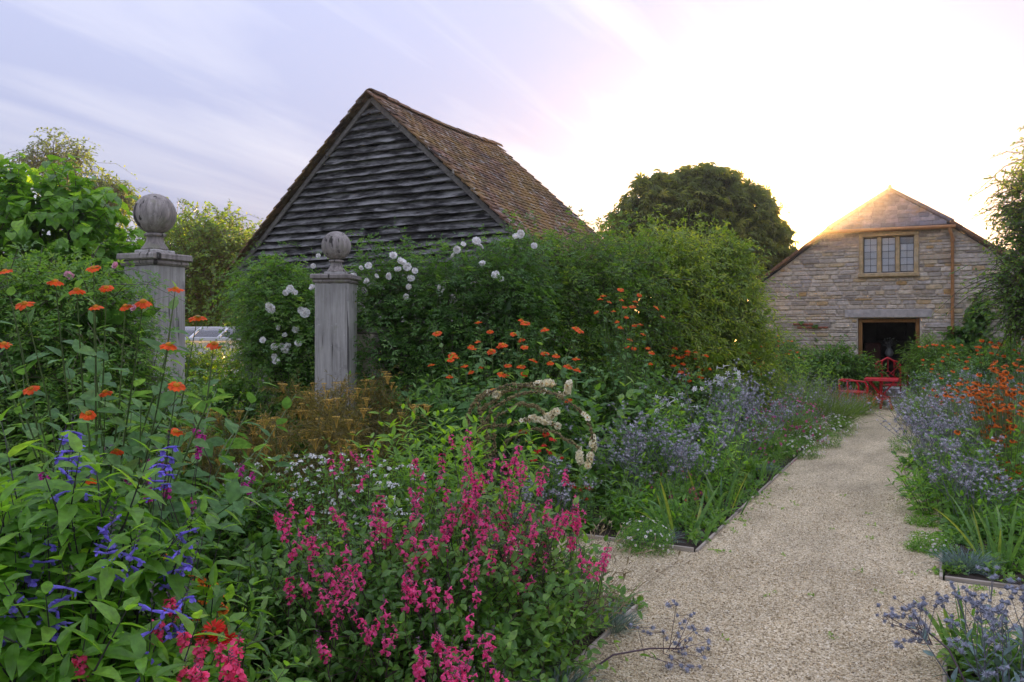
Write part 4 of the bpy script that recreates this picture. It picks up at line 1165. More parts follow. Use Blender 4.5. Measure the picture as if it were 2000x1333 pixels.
F_CORAL = [spike(random.uniform(.11, .15), 16, .03, T_LIP, [P_HOTPINK, S_PURPLE]) for i in range(4)]
F_MAG = [spike(random.uniform(.09, .13), 12, .024, T_LIP, [P_MAG, S_PURPLE]) for i in range(4)]
F_VIO = [spike(random.uniform(.2, .3), random.choice((6, 8, 10)), .04, T_LIPV, [P_VIOLET, S_DARK], up=.3, buds=10, first=.12) for i in range(6)]
F_LIPS = []
for i in range(3):
    m_ = MB(); az = rng.random(3) * 6.28; d = np.stack([np.cos(az), np.sin(az), np.full(3, .2)], 1)
    bake(m_, T_LIP, np.zeros((3, 3)), frames(d), rng.uniform(.014, .02, 3), 0, rng.random(3)); mm = m_.mesh('flower', [P_WHITE, P_RED]); F_LIPS.append(mm)

def spiny_head(core=.5, n=16, bracts=8, bl=1.5):
    ov = np.array([(1, 0, 0), (-1, 0, 0), (0, 1, 0), (0, -1, 0), (0, 0, 1.15), (0, 0, -.8)], float) * core
    ot = np.array([(0, 2, 4), (2, 1, 4), (1, 3, 4), (3, 0, 4), (2, 0, 5), (1, 2, 5), (3, 1, 5), (0, 3, 5)])
    parts = [(ov, ot, 0)]
    for u in runit(n):
        Rm = frames(u[None])[0]; v = np.array([(-.12, 0, 0), (.12, 0, 0), (0, .95, 0), (0, 0, .12)]) * .9
        parts.append((v @ Rm.T, np.array([(0, 1, 2), (1, 3, 2), (3, 0, 2)]), 0))
    for i in range(bracts):
        a = 6.283 * i / bracts; Rm = frames(np.array([[math.cos(a), math.sin(a), .25]]))[0]
        v = np.array([(-.13, .2, 0), (.13, .2, 0), (0, bl, 0)]) + np.array([0, 0, -.2]); parts.append((v @ Rm.T, np.array([(0, 1, 2)]), 1))
    return merge(*parts)
T_ERY = spiny_head(.5, 6, 6)
P_ERYN = petal_mat('eryngium_thimble', (.10, .11, .14), (.30, .31, .36), trans=.05, rough=.7)
F_ERY = [tmesh('flower_head', spiny_head(.72, 30, 9, 1.4), [P_ERYN, P_ERYB]) for i in range(3)]

capv = np.array([(1, 0, 0), (-1, 0, 0), (0, 1, 0), (0, -1, 0), (0, 0, 1.2), (0, 0, -.8)], float); capt = np.array([(0, 2, 4), (2, 1, 4), (1, 3, 4), (3, 0, 4), (2, 0, 5), (1, 2, 5), (3, 1, 5), (0, 3, 5)])
def plant(name, label, cat, px, D, group=None): return thing(name, label, cat, W(px, D), group)
def disc(K, r): 
    a = rng.random(K) * 6.283; q = np.sqrt(rng.random(K)) * r
    return np.stack([np.cos(a) * q, np.sin(a) * q, np.zeros(K)], 1)
def fan(K, r0, lean, noise=.15):
    B = disc(K, r0); d = B / max(r0, 1e-6) * lean + np.array([0, 0, 1.0]) + rng.normal(0, noise, (K, 3)); return B, nrm(d)
def face(v):  # rotation for a flower whose axis (+Z) points along v
    v = nrm(np.asarray(v, float)); x = nrm(np.cross(v, [0.3, .9, .1])); y = np.cross(v, x)
    a = random.uniform(0, 6.28); x, y = x * math.cos(a) + y * math.sin(a), y * math.cos(a) - x * math.sin(a)
    return np.stack([x, y, v], 1)
def leaf_parts(root, coll, tm, mat, limit=300, nm='leaf', variants=4):
    """the largest-showing leaves become parts of their own, the rest one mass"""
    P = np.concatenate([c[0] for c in coll]); Rm = np.concatenate([c[1] for c in coll]); S = np.concatenate([c[2] for c in coll]); rr = np.concatenate([c[3] for c in coll])
    wp = P + arr(root.location) - np.array([0, 0, EYE]); near = np.linalg.norm(wp, axis=1) / np.maximum(S, 1e-4) + rng.random(len(P)) * 4
    idx = np.argsort(near); sel = idx[:limit]; rest = idx[limit:]
    mes = []
    for q in range(variants):
        m_ = MB(); m_.add(tm[0], tm[1], 0, .15 + .5 * q / max(1, variants - 1)); mes.append(m_.mesh(nm, mat))
    for q, i in enumerate(sel): put(nm, mes[min(variants - 1, int(rr[i] * variants))], root, tuple(P[i]), Rm[i], float(S[i]))
    if len(rest):
        m_ = MB(); bake(m_, tm, P[rest], Rm[rest], S[rest], 0, rr[rest]); m_.build('foliage', mat, root, True)

# ================================================================== leafy masses (hedge, shrubs, climbers)
def leafy(root, blobs, n, tm, ls, mats, L=.3, nl=6, droop=.2, shell=(.6, 1.03), core=True, wild=0, wildL=.7, spread=1.0, opp=False, up=.25, zmin=.05, coresize=.16, r=.003):
    m_ = MB()
    P, N = blob_pts(blobs, n, shell, zmin)
    d = nrm(N * .8 + rng.normal(0, .5, N.shape) + np.array([0, 0, up]))
    shoots(m_, P - d * L * .35, d, L * rng.uniform(.6, 1.3, len(P)), nl, tm, ls, 0, 1, droop, spread, r=r, opp=opp, stems=ls > .04)
    if wild:
        P, N = blob_pts(blobs, wild, (.9, 1.0), zmin)
        d = nrm(N * .7 + rng.normal(0, .4, N.shape) + np.array([0, 0, .5]))
        shoots(m_, P, d, wildL * rng.uniform(.4, 1.1, len(P)), int(nl * 1.6), tm, ls * .95, 0, 1, droop * 1.6, spread, r=r * 1.2, opp=opp)
    o = m_.build('foliage', mats, root, True)
    if core:   # inner leaves added to block light, inner shade put in by darker colours
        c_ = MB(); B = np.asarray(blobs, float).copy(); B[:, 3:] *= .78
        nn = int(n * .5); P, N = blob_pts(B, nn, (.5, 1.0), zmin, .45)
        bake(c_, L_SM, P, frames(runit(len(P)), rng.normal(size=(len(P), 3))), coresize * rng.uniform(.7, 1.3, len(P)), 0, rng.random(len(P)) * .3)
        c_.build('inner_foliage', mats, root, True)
    return o
def loc_blobs(root, lst):
    """(px, D, z, r_across, r_deep, r_up) -> blobs local to root"""
    b = arr(root.location); return [tuple(np.append(np.array(W(px, D, z)) - b, (ra, rd, ru))) for (px, D, z, ra, rd, ru) in lst]
def limbs(root, tips, base=(0, 0, 0), r=.03, mat=None, nm='branches', trunk_h=.3, sides=6):
    m_ = MB()
    for t in tips:
        t = np.asarray(t, float); b = np.asarray(base, float); k = b + np.array([(t[0] - b[0]) * .15, (t[1] - b[1]) * .15, trunk_h])
        mid = (k + t) / 2 + rng.normal(0, .06 * np.linalg.norm(t - k), 3)
        p = np.array([b, (b + k) / 2 + rng.normal(0, .01, 3), k, mid, t]); tubes(m_, p[None], np.array([[1, .85, .75, .45, .15]]) * r, 0, sides)
    return m_.build(nm, mat or M_BARK, root, smooth=True)

# climbing rose on the wall beside the farther post, up to the barn gable
r1 = plant('climbing_rose', 'climbing rose with white blooms smothering the wall below the barn gable', 'rose', 850, 9.3, 'white climbing roses')
b1 = loc_blobs(r1, [(735, 9.2, 1.35, .35, .4, 1.25), (800, 9.3, 1.3, .45, .45, 1.3), (880, 9.2, 1.25, .55, .5, 1.35), (960, 9.3, 1.4, .55, .5, 1.35), (1010, 9.6, 1.7, .45, .5, 1.1), (860, 8.9, .6, .7, .5, .6)])
leafy(r1, b1, 3000, L_PIN, .13, [G_DARK, S_BROWN], .3, 5, .3, wild=110, wildL=.75)
limbs(r1, [np.array(b[:3]) + [0, 0, b[5] * .6] for b in b1], r=.025)
for i, (px, py, s) in enumerate([(720, 520, 1), (768, 500, 1.1), (784, 512, 1.3), (795, 522, 1.2), (803, 545, 1.1), (758, 540, 1), (716, 550, .9), (690, 540, 1), (893, 488, 1.1), (885, 500, .9), (930, 472, 1.2), (938, 482, 1), (942, 515, .9), (968, 538, 1.2), (978, 546, 1), (1018, 458, 1.2), (1008, 462, 1), (1043, 481, .9), (856, 562, .9), (866, 570, .8), (798, 560, .8), (792, 580, .9), (777, 527, 1), (810, 530, .9), (905, 478, .8), (735, 540, .7), (705, 524, .7)]):
    p = at(px, py, 8.72 + .05 * (i % 5)) - arr(r1.location)
    put('rose', F_ROSE[i % 4], r1, tuple(p), face(np.array([.45, -.6, .5]) + rng.normal(0, .35, 3)), .053 * s)

# white rose bush between the posts
r2 = plant('climbing_rose', 'white rose bush hanging between the two gate posts', 'rose', 560, 9.9, 'white climbing roses')
b2 = loc_blobs(r2, [(555, 9.9, 1.75, .42, .4, .5), (590, 9.9, 1.3, .4, .4, .7), (540, 10, 2.1, .5, .4, .35), (585, 10, .6, .35, .4, .6), (520, 9.9, 1.45, .2, .3, .25)])
leafy(r2, b2, 1150, L_PIN, .13, [G_MID, S_BROWN], .3, 5, .35, wild=60, wildL=.7)
limbs(r2, [np.array(b[:3]) + [0, 0, b[5] * .4] for b in b2], r=.022)
for i, (px, py, s) in enumerate([(530, 603, 1.5), (525, 598, 1.1), (596, 612, 1.5), (588, 607, 1.1), (578, 645, 1.2), (514, 665, 1), (535, 678, 1.1), (556, 684, 1.2), (562, 676, 1), (550, 676, .9), (582, 672, 1.1), (540, 706, 1.2), (536, 697, .9), (567, 565, 1.2), (575, 572, 1), (558, 572, .9), (610, 562, 1), (545, 640, .9), (556, 655, .8), (612, 520, .8), (622, 500, .7)]):
    p = at(px, py, 9.35 + .04 * (i % 5)) - arr(r2.location)
    put('rose', F_ROSE[(i + 1) % 4], r2, tuple(p), face(np.array([.45, -.7, .3]) + rng.normal(0, .3, 3)), .052 * s)
# climber on the barn corner
r3 = plant('climber', 'dark climber with reddish tips round the barn corner', 'climber', 500, 12.4)
b3 = loc_blobs(r3, [(478, 12.6, 2.1, .3, .3, .55), (520, 12.2, 2.0, .4, .3, .5), (490, 12.6, 1.4, .2, .25, .5), (590, 11.6, 2.05, .5, .25, .35)])
leafy(r3, b3, 520, L_PIN, .12, [G_DARK, S_BROWN], .3, 5, .3, wild=50, wildL=.8, core=False)
limbs(r3, [np.array(b[:3]) for b in b3], r=.02)

# long hedge behind the beds
h1 = plant('mixed_hedge', 'dark green tangled hedge beside the barn roof behind the orange tithonia', 'hedge', 1130, 10.6)
bb = loc_blobs(h1, [(1060, 10.2, 1.3, .7, .7, 1.4), (1130, 10.6, 1.5, .75, .8, 1.45), (1200, 11.2, 1.6, .8, .8, 1.55), (1090, 10, .7, .9, .6, .8), (1180, 10.8, .7, .9, .7, .8), (1080, 10.6, 2.2, .5, .6, .65)])
leafy(h1, bb, 3000, L_PIN, .12, [G_HEDGE, S_BROWN], .34, 5, .25, wild=140, wildL=.85)
limbs(h1, [np.array(b[:3]) + [0, 0, .4] for b in bb], r=.03)
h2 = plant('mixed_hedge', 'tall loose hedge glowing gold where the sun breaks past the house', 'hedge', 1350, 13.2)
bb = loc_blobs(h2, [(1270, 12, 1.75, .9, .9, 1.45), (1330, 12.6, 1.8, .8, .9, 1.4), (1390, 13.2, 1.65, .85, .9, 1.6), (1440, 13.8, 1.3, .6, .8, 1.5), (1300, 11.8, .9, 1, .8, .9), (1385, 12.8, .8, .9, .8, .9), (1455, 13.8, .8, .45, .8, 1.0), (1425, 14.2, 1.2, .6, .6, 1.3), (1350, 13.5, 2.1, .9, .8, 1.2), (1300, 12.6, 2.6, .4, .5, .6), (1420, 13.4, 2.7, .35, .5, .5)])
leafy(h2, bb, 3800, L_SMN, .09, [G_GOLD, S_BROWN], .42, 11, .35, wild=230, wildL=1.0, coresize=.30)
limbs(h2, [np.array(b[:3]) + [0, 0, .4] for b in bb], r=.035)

h3 = plant('gap_hedge', 'distant field hedge seen through gaps behind the golden hedge', 'hedge', 1380, 21)
bb = loc_blobs(h3, [(1240 + 42 * q, 21 + (q % 2) * .5, .9, .75, .6, 1.0 + .25 * (q % 3 == 1)) for q in range(7)])
leafy(h3, bb, 900, L_SM, .1, [G_HEDGE, S_BROWN], .45, 7, .3, wild=40, coresize=.2)  # added row, blocks the bright horizon showing through the hedge
# ================================================================== TREES
def tree(name, label, px, D, trunk_h, blobs, n, tm, ls, mats, L=.6, nl=6, droop=.35, r=.16, group=None, wild=0, core=True, shell=(.5, 1.05), coresize=.3, spread=1.0):
    root = plant(name, label, 'tree', px, D, group)
    B = loc_blobs(root, blobs)
    m_ = MB()
    top = np.mean([b[:3] for b in B], 0)
    pts = np.array([[0, 0, -.05], [.03, .02, trunk_h * .35], [-.04, .03, trunk_h * .7], [top[0] * .4, top[1] * .4, trunk_h], [top[0], top[1], max(trunk_h * 1.15, top[2] * .95)]])
    tubes(m_, pts[None], np.array([[1.15, .95, .85, .75, .3]]) * r, 0, 9)
    m_.build('trunk', M_BARK, root, smooth=True)
    m_ = MB()
    for b in B:
        c = np.array(b[:3]); s = pts[2] + (pts[4] - pts[2]) * random.uniform(.2, .8); mid = (s + c) / 2 + np.array([0, 0, .08 * np.linalg.norm(c - s)])
        tubes(m_, np.array([[s, mid, c]]), np.array([[.5, .34, .2]]) * r, 0, 6)
        K = 9; e = c + runit(K) * np.array(b[3:]) * rng.uniform(.6, .95, (K, 1)); m0 = (c + e) / 2 + rng.normal(0, .08, (K, 3)) * b[3]
        tubes(m_, np.stack([np.tile(c, (K, 1)), m0, e], 1), np.array([[.2, .12, .05]]) * r, 0, 4)
    m_.build('limbs', M_BARK, root)
    m_ = MB(); P, N = blob_pts(B, n, shell, .3, .4)
    d = nrm(N * .8 + rng.normal(0, .45, N.shape) + np.array([0, 0, .15]))
    shoots(m_, P - d * L * .4, d, L * rng.uniform(.6, 1.3, len(P)), nl, tm, ls, 0, 1, droop, spread, stems=True, r=.008)
    if wild:
        P, N = blob_pts(B, wild, (.9, 1.0), .3); d = nrm(N * .8 + rng.normal(0, .4, N.shape) + np.array([0, 0, .2]))
        shoots(m_, P, d, L * 1.6 * rng.uniform(.5, 1.2, len(P)), nl + 3, tm, ls, 0, 1, droop * 1.3, spread, r=.008)
    m_.build('crown', mats, root, True)
    if core:  # leaves added inside the crown to block light, shade put into their darker tones
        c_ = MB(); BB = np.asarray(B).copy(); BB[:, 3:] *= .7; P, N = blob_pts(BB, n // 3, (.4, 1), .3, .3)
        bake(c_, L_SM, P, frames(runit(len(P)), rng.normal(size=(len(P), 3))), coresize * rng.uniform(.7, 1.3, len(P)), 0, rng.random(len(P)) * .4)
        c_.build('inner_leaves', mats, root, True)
    return root
LT = [G_TREE, S_BROWN]
cb = [(1365, 25, 5.2, 1.5, 1.3, 1.4)]
for k in range(46):
    a = -.2 + (k % 23) / 22 * (math.pi + .4) + random.uniform(-.06, .06); q = (.98 if k < 23 else .66) + random.uniform(-.06, .04)
    cb.append((1362 + math.cos(a) * 146 * q, 25 + random.uniform(-1.1, .9), 4.2 + math.sin(a) * 2.1 * q, random.uniform(.55, .75), random.uniform(.6, .9), random.uniform(.42, .6)))
cb += [(1488, 25.2, 3.9, .6, .8, .5), (1440, 24.6, 3.5, .8, .9, .5), (1370, 24.4, 3.6, 1.1, 1, .6), (1270, 24.6, 3.7, .8, .9, .6)]
tree('chestnut_tree', 'broad domed tree of drooping leaves rising behind the hedge', 1362, 25, 3.2, cb, 3300, L_PALM, .19, [G_CHEST, S_BROWN], .5, 4, .55, .22, coresize=.2, shell=(.55, 1.1), spread=1.2, core=False)
tree('far_tree', 'feathery olive tree standing high behind the heart-leaved shrub', 115, 30, 5.5,
     [(105, 30, 8.2, 1.0, .9, .75), (150, 30, 8.1, .75, .8, .6), (75, 30, 7.9, .6, .7, .5), (120, 30, 7.0, .8, .9, .5)], 420, L_SM, .13, LT, .8, 8, .5, .16, 'trees on the far side of the wall', 40, False)
tree('far_tree', 'small dark feathery tree over the heart-leaved shrub, next to the ball finial', 215, 28, 4,
     [(205, 28, 6.5, .8, .8, .6), (240, 28, 6.2, .6, .6, .5), (190, 28, 5.6, .7, .7, .6)], 480, L_SM, .13, LT, .7, 8, .5, .14, 'trees on the far side of the wall', 40, True)
tree('far_tree', 'dense round tree filling the gap left of the barn', 420, 20, 2.2,
     [(400, 20, 3.3, 1.0, 1, 1.4), (450, 20, 3.3, .9, 1, 1.2), (350, 20.4, 2.8, .9, 1, 1.7), (480, 20.5, 2.7, .7, .9, 1.4), (420, 19.6, 1.7, 1.2, 1, 1.2), (310, 21, 2.6, 1, 1, 1.6), (260, 21, 2.6, 1, 1, 1.7)], 3200, L_SM, .115, [G_HEDGE, S_BROWN], .6, 8, .35, .16, 'trees on the far side of the wall', 160)
tree('far_tree', 'spindly tree with bare arching twigs poking above the round tree', 385, 24, 4.2,
     [(370, 24, 4.7, .7, .6, .5), (440, 24, 4.6, .6, .6, .45), (480, 24, 4.3, .5, .5, .5)], 170, L_SM, .11, LT, .8, 7, .5, .12, 'trees on the far side of the wall', 50, False)
tree('birch_tree', 'small-leaved tree leaning in at the edge of the picture beside the house', 2110, 12.0, 2.2,
     [(2030, 12, 3.5, .6, .7, .7), (2060, 12, 2.9, .75, .7, .7), (2010, 11.9, 2.45, .6, .6, .45), (2090, 12, 4.1, .7, .8, .8), (2020, 11.9, 1.95, .5, .5, .4), (2130, 12, 3.2, .9, .8, 1.2), (2040, 12, 2.1, .6, .6, .7)], 2600, L_SM, .065, [G_HEDGE, S_BROWN], .4, 9, .4, .09, None, 130, True, coresize=.14)
for i, (px, D, w_, h_) in enumerate(((-260, 34, 3.5, 5), (640, 42, 4, 4.6), (2300, 36, 4, 5.5))):
    tree('far_tree', ('green tree beyond the edge of the picture behind the tithonia', 'low tree far behind the barn', 'green tree behind the house beyond the edge of the picture')[i], px, D, 2.5, [(px, D, h_ * .6, w_ * .6, w_ * .6, h_ * .4), (px + 50, D, h_ * .5, w_ * .6, w_ * .5, h_ * .4)], 420, L_SM, .28, LT, .9, 5, .4, .2, None, 20, coresize=.4)

# big heart-leaved shrub beyond the wall: nearest leaves are parts
hs = plant('heart_leaf_shrub', 'tall shrub with big lime heart-shaped leaves beyond the wall', 'shrub', 110, 8.2)
hb = loc_blobs(hs, [(20, 8.2, 2.5, .65, .6, .75), (110, 8.2, 2.5, .65, .6, .75), (190, 8.3, 2.3, .5, .5, .7), (60, 8.1, 2.9, .4, .4, .45), (140, 8.2, 2.9, .35, .4, .35), (230, 8.2, 1.9, .3, .4, .5), (-70, 8.2, 2.5, .6, .6, .9), (100, 8.2, 1.5, 1.0, .6, .9), (10, 8.1, 3.05, .2, .2, .3)])
m_ = MB(); coll = []; P, N = blob_pts(hb, 560, (.6, 1.0), .3, .5)
d = nrm(N * .7 + rng.normal(0, .35, N.shape) + np.array([0, 0, .4])); shoots(m_, P - d * .15, d, .42 * rng.uniform(.6, 1.2, len(P)), 7, L_HEART, .118, 0, 0, .2, 1.2, r=.005, collect=coll, sag=.75, up_mix=.1)
m_.build('twigs', S_BROWN, hs, True); leaf_parts(hs, coll, L_HEART, G_HEART, 300)
limbs(hs, [np.array(b[:3]) for b in hb], r=.05)
c_ = MB(); P, N = blob_pts([tuple(np.array(b) * np.array([1, 1, 1, .7, .7, .7])) for b in hb], 900, (.3, 1), .2, .2); bake(c_, L_HEART, P, frames(runit(len(P)) + [0, 0, -.5]), .16 * rng.uniform(.7, 1.2, len(P)), 0, rng.random(len(P)) * .5); c_.build('inner_foliage', G_HEART, hs, True)  # added filler leaves, inner shade put in by the darker half of the colours

# rose shrub behind the tithonia
rs = plant('rose_shrub', 'rose shrub with a few pale pink blooms in front of the larger post', 'rose', 150, 5.3)
bb = loc_blobs(rs, [(60, 5.3, 1.5, .45, .35, .6), (150, 5.3, 1.55, .45, .35, .55), (220, 5.4, 1.4, .28, .3, .6), (0, 5.2, 1.4, .4, .4, .7), (110, 5.2, .8, .9, .4, .6)])
leafy(rs, bb, 1300, L_PIN, .10, [G_MID, S_BROWN], .24, 5, .3, wild=70, wildL=.5)
limbs(rs, [np.array(b[:3]) for b in bb], r=.018)
for i, (px, py) in enumerate(((226, 519), (133, 537), (262, 602), (140, 541))):
    put('rose', F_BLUSH[i % 2], rs, tuple(at(px, py, 4.95) - arr(rs.location)), face(np.array([.4, -.7, .4]) + rng.normal(0, .3, 3)), .03)
r4 = plant('rose_shrub', 'sprawling rose at the foot of the larger post facing the gate opening', 'rose', 315, 5.95)
bb = loc_blobs(r4, [(300, 5.9, .55, .45, .35, .55), (390, 5.9, .35, .45, .4, .4), (255, 5.7, .9, .3, .3, .5)])
leafy(r4, bb, 700, L_PIN, .10, [G_MID, S_BROWN], .25, 5, .3, wild=40, wildL=.6)

# ================================================================== TITHONIA (orange Mexican sunflowers)
def tithonia(label, px, D, H, rad, flowers, stems=26, leaf=.13, parts=0, dj=.3, fs=1.0, group='orange tithonia clumps', depth_bias=-.25, low=.35):
    root = plant('tithonia', label, 'tithonia', px, D, group); b0 = arr(root.location)
    m_ = MB(); coll = [] if parts else None; LO = L_OV if D < 5 else L_OV2 if D < 9 else L_SM
    B, d = fan(stems, rad * .5, .45, .12); sc = np.array([1, .8, 1])
    shoots(m_, B, d, H * rng.uniform(.6, .92, stems), 16, LO, leaf, 0, 1, .06, 1.15, .12, .006, -.7, collect=coll, sag=.4, sides=5)
    K = stems * 2; B = disc(K, rad) + np.array([0, 0, 1]) * rng.uniform(.2, .6, (K, 1)) * H; d = nrm(B * np.array([.6, .6, 0]) + np.array([0, 0, .7]) + rng.normal(0, .3, (K, 3)))
    shoots(m_, B, d, .45 * rng.uniform(.6, 1.1, K), 9, LO, leaf * .85, 0, 1, .15, 1.15, .1, .005, -.5, collect=coll, sag=.4)
    for i, f in enumerate(flowers):
        Df = f[2] if len(f) > 2 else D + depth_bias + random.uniform(-dj, dj)
        p = at(f[0], f[1], Df) - b0
        ln = random.uniform(.28, .5) * min(1, H / 1.5); out = nrm(np.array([p[0], p[1], 0]) + 1e-6)
        s = p - (np.array([0, 0, .9]) + out * random.uniform(.15, .5)) * ln
        base = np.array([s[0] * .35, s[1] * .35, s[2] * .35])
        tubes(m_, np.array([[base, (base + s) / 2 + rng.normal(0, .02, 3), s]]), np.array([[.0048, .0044, .0036]]), 1, 5)
        dd = p - s
        shoots(m_, s[None], dd[None], np.linalg.norm(dd), 4, LO, leaf * .55, 0, 1, 0, .9, .02, .0042, -.8, collect=coll, sag=.3, sides=5)
        shoots(m_, base[None], (s - base)[None], np.linalg.norm(s - base), 6, LO, leaf * .9, 0, 1, 0, 1.1, .25, .004, -.4, collect=coll, sag=.4, stems=False)
        ax = nrm(dd) * .6 + np.array([.18, -.25, .75]) + rng.normal(0, .25, 3)
        put('flower', F_TITH[i % 4], root, tuple(p), face(ax), fs * random.uniform(.82, 1.12))
    if parts:
        m_.build('stems', [G_TITH, S_GREEN], root, True); leaf_parts(root, coll, L_OV, G_TITH, parts)
    else: m_.build('foliage', [G_TITH, S_GREEN], root, True)
    return root
tithonia('tall orange tithonia clump by the larger gate post', 190, 3.9, 1.75, .75,
         [(10, 530), (48, 594), (108, 550), (150, 567), (183, 524), (208, 562), (245, 598), (280, 590), (343, 565), (187, 600), (330, 674), (418, 672), (386, 621), (345, 753), (173, 808), (206, 766), (343, 843), (8, 672), (180, 937, 3.3), (228, 880, 3.4), (-30, 610), (60, 760)], 26, .15, 300, .15, depth_bias=-.62)
tithonia('orange tithonia clump in front of the dark hedge, right of the farther post', 985, 8.1, 1.45, .8,
         [(854, 651), (934, 630), (957, 647), (1018, 625), (1026, 631), (1004, 652), (1064, 643), (1018, 663), (1125, 641), (1132, 646), (933, 667), (919, 676), (924, 681), (884, 694), (890, 698), (880, 702), (842, 713), (983, 673), (976, 676), (959, 685), (1024, 678), (1064, 690), (1086, 694), (1075, 708), (1042, 704), (1125, 701), (1110, 715), (1128, 722), (907, 715), (938, 716), (980, 730), (988, 733), (1018, 716), (1024, 730), (878, 735), (919, 726), (992, 714), (961, 762), (1109, 781), (1022, 842)], 34, .14, fs=1.3, depth_bias=-.5)
tithonia('tallest airy tithonia clump with many small orange blooms against the hedge', 1222, 9.6, 1.75, .6,
         [(1212, 566), (1178, 578), (1249, 576), (1214, 586), (1235, 599), (1241, 589), (1164, 609), (1224, 619), (1295, 619), (1282, 601), (1212, 639), (1239, 635), (1250, 634), (1256, 653), (1231, 663), (1224, 677), (1238, 681), (1265, 680), (1273, 688), (1270, 710), (1190, 590), (1198, 608), (1172, 584), (1205, 628), (1220, 600)], 30, .11, fs=1.15)
fl = [(1318, 680), (1312, 694), (1325, 697), (1332, 696), (1342, 692), (1357, 700), (1359, 688), (1380, 694), (1316, 716), (1340, 720), (1364, 716), (1344, 732), (1366, 730), (1372, 722), (1334, 710)] + [(random.uniform(1310, 1400), random.uniform(685, 745)) for i in range(16)]
tithonia('low tithonia clump dotted with orange behind the white nicotiana', 1350, 11.2, 1.25, .65, fl, 26, .12, fs=1.25)
tithonia('sparse tithonia clump at the foot of the golden hedge', 1448, 13.0, 1.2, .5, [(random.uniform(1405, 1490), random.uniform(665, 735)) for i in range(20)], 22, .12)
tithonia('tithonia clump in bloom beside the house wall, far left of the doorway', 1530, 16.6, 1.45, .6, [(random.uniform(1490, 1565), random.uniform(655, 705)) for i in range(18)], 22, .12, fs=.9)
tithonia('tithonia clump right of the path by the downpipe', 1850, 15.2, 1.2, .5, [(random.uniform(1790, 1890), random.uniform(672, 735)) for i in range(22)], 22, .12)
tithonia('tithonia clump at the picture edge above the lilac haze', 1950, 12.6, 1.35, .55, [(random.uniform(1880, 2000), random.uniform(660, 715)) for i in range(24)], 24, .12)

# ================================================================== SAGES
def sage(name, label, cat, px, D, blobs, n, tm, ls, leafmat, L=.22, nl=8, group=None, stemmat=None, opp=True, droop=.1, stems_from_base=40):
    root = plant(name, label, cat, px, D, group); B = loc_blobs(root, blobs); m_ = MB()
    P, N = blob_pts(B, n, (.45, 1.0), .02, .4); d = nrm(N * .55 + rng.normal(0, .3, N.shape) + np.array([0, 0, .6]))
    shoots(m_, P - d * L * .4, d, L * rng.uniform(.6, 1.25, len(P)), nl, tm, ls, 0, 1, droop, 1.15, r=.0022, opp=opp)
    K = stems_from_base; Q, N2 = blob_pts(B, K, (.7, .95), .02, .4); b = Q * np.array([.25, .25, 0]); md = (b + Q) / 2 + np.array([0, 0, .06])
    tubes(m_, np.stack([b, md, Q], 1), np.array([[.005, .004, .002]]), 1, 4)
    m_.build('foliage', [leafmat, stemmat or S_BROWN], root, True)
    return root, B
def spikes(root, fm, pix, D, axis=(0.05, -.1, 1.0), stem=.16, noise=.22, sc=(.85, 1.15), mat=None, nm='flower_spike'):
    m_ = MB(); b0 = arr(root.location)
    for i, f in enumerate(pix):
        Df = f[2] if len(f) > 2 else D + random.uniform(-.12, .12)
        p = at(f[0], f[1], Df) - b0
        ax = nrm(np.asarray(axis) + rng.normal(0, noise, 3) * np.array([1, 1, .3]) + np.array([p[0], p[1], 0]) * .25)
        s = p - ax * stem * random.uniform(.7, 1.3)
        tubes(m_, np.array([[s * np.array([.8, .8, .9]), s, p]]), np.array([[.0022, .002, .0017]]), 0, 4)
        put(nm, fm[random.randrange(len(fm))], root, tuple(p), face(ax), random.uniform(*sc))
    m_.build('flower_stems', mat or S_PURPLE, root, True)

# pink sage mound
sg, B = sage('pink_salvia', 'big mound of hot pink salvia spilling to the gravel in the foreground', 'salvia', 850, 3.65,
             [(700, 3.5, .30, .45, .5, .42), (850, 3.6, .42, .5, .5, .46), (980, 3.6, .40, .45, .5, .42), (1060, 3.8, .26, .3, .4, .32), (800, 3.2, .2, .5, .35, .36), (560, 3.4, .25, .35, .4, .40), (930, 3.15, .12, .35, .3, .28)], 1500, L_OV2, .046, G_MID)
pk = []
def band(n, x0, x1, ylo, yhi, D0, D1):
    for i in range(n):
        t = random.random(); px = x0 + (x1 - x0) * random.random(); py = ylo + (yhi - ylo) * t
        pk.append((px, py + 45, D0 + (D1 - D0) * t))
band(60, 800, 1110, 880, 1040, 3.95, 3.3); band(40, 640, 980, 960, 1150, 3.6, 3.0); band(20, 540, 760, 960, 1180, 3.45, 3.0)
band(20, 980, 1180, 980, 1120, 3.75, 3.35); band(18, 600, 960, 1130, 1290, 3.1, 2.75); band(14, 820, 1010, 1250, 1330, 2.8, 2.6); band(10, 1060, 1130, 960, 1010, 3.9, 3.7)
pk += [(705, 910, 4.0), (722, 915, 4.0), (652, 930, 3.95), (668, 920, 3.95), (700, 960, 3.85), (575, 1010, 3.5), (570, 1100, 3.3), (560, 1060, 3.3), (1178, 1120, 3.55), (885, 880, 4.1), (912, 880, 4.1), (1005, 905, 4.0), (1012, 935, 4.0)]
spikes(sg, F_PINK, pk, 3.5, axis=(.12, -.2, 1.0), sc=(.72, 1.05))
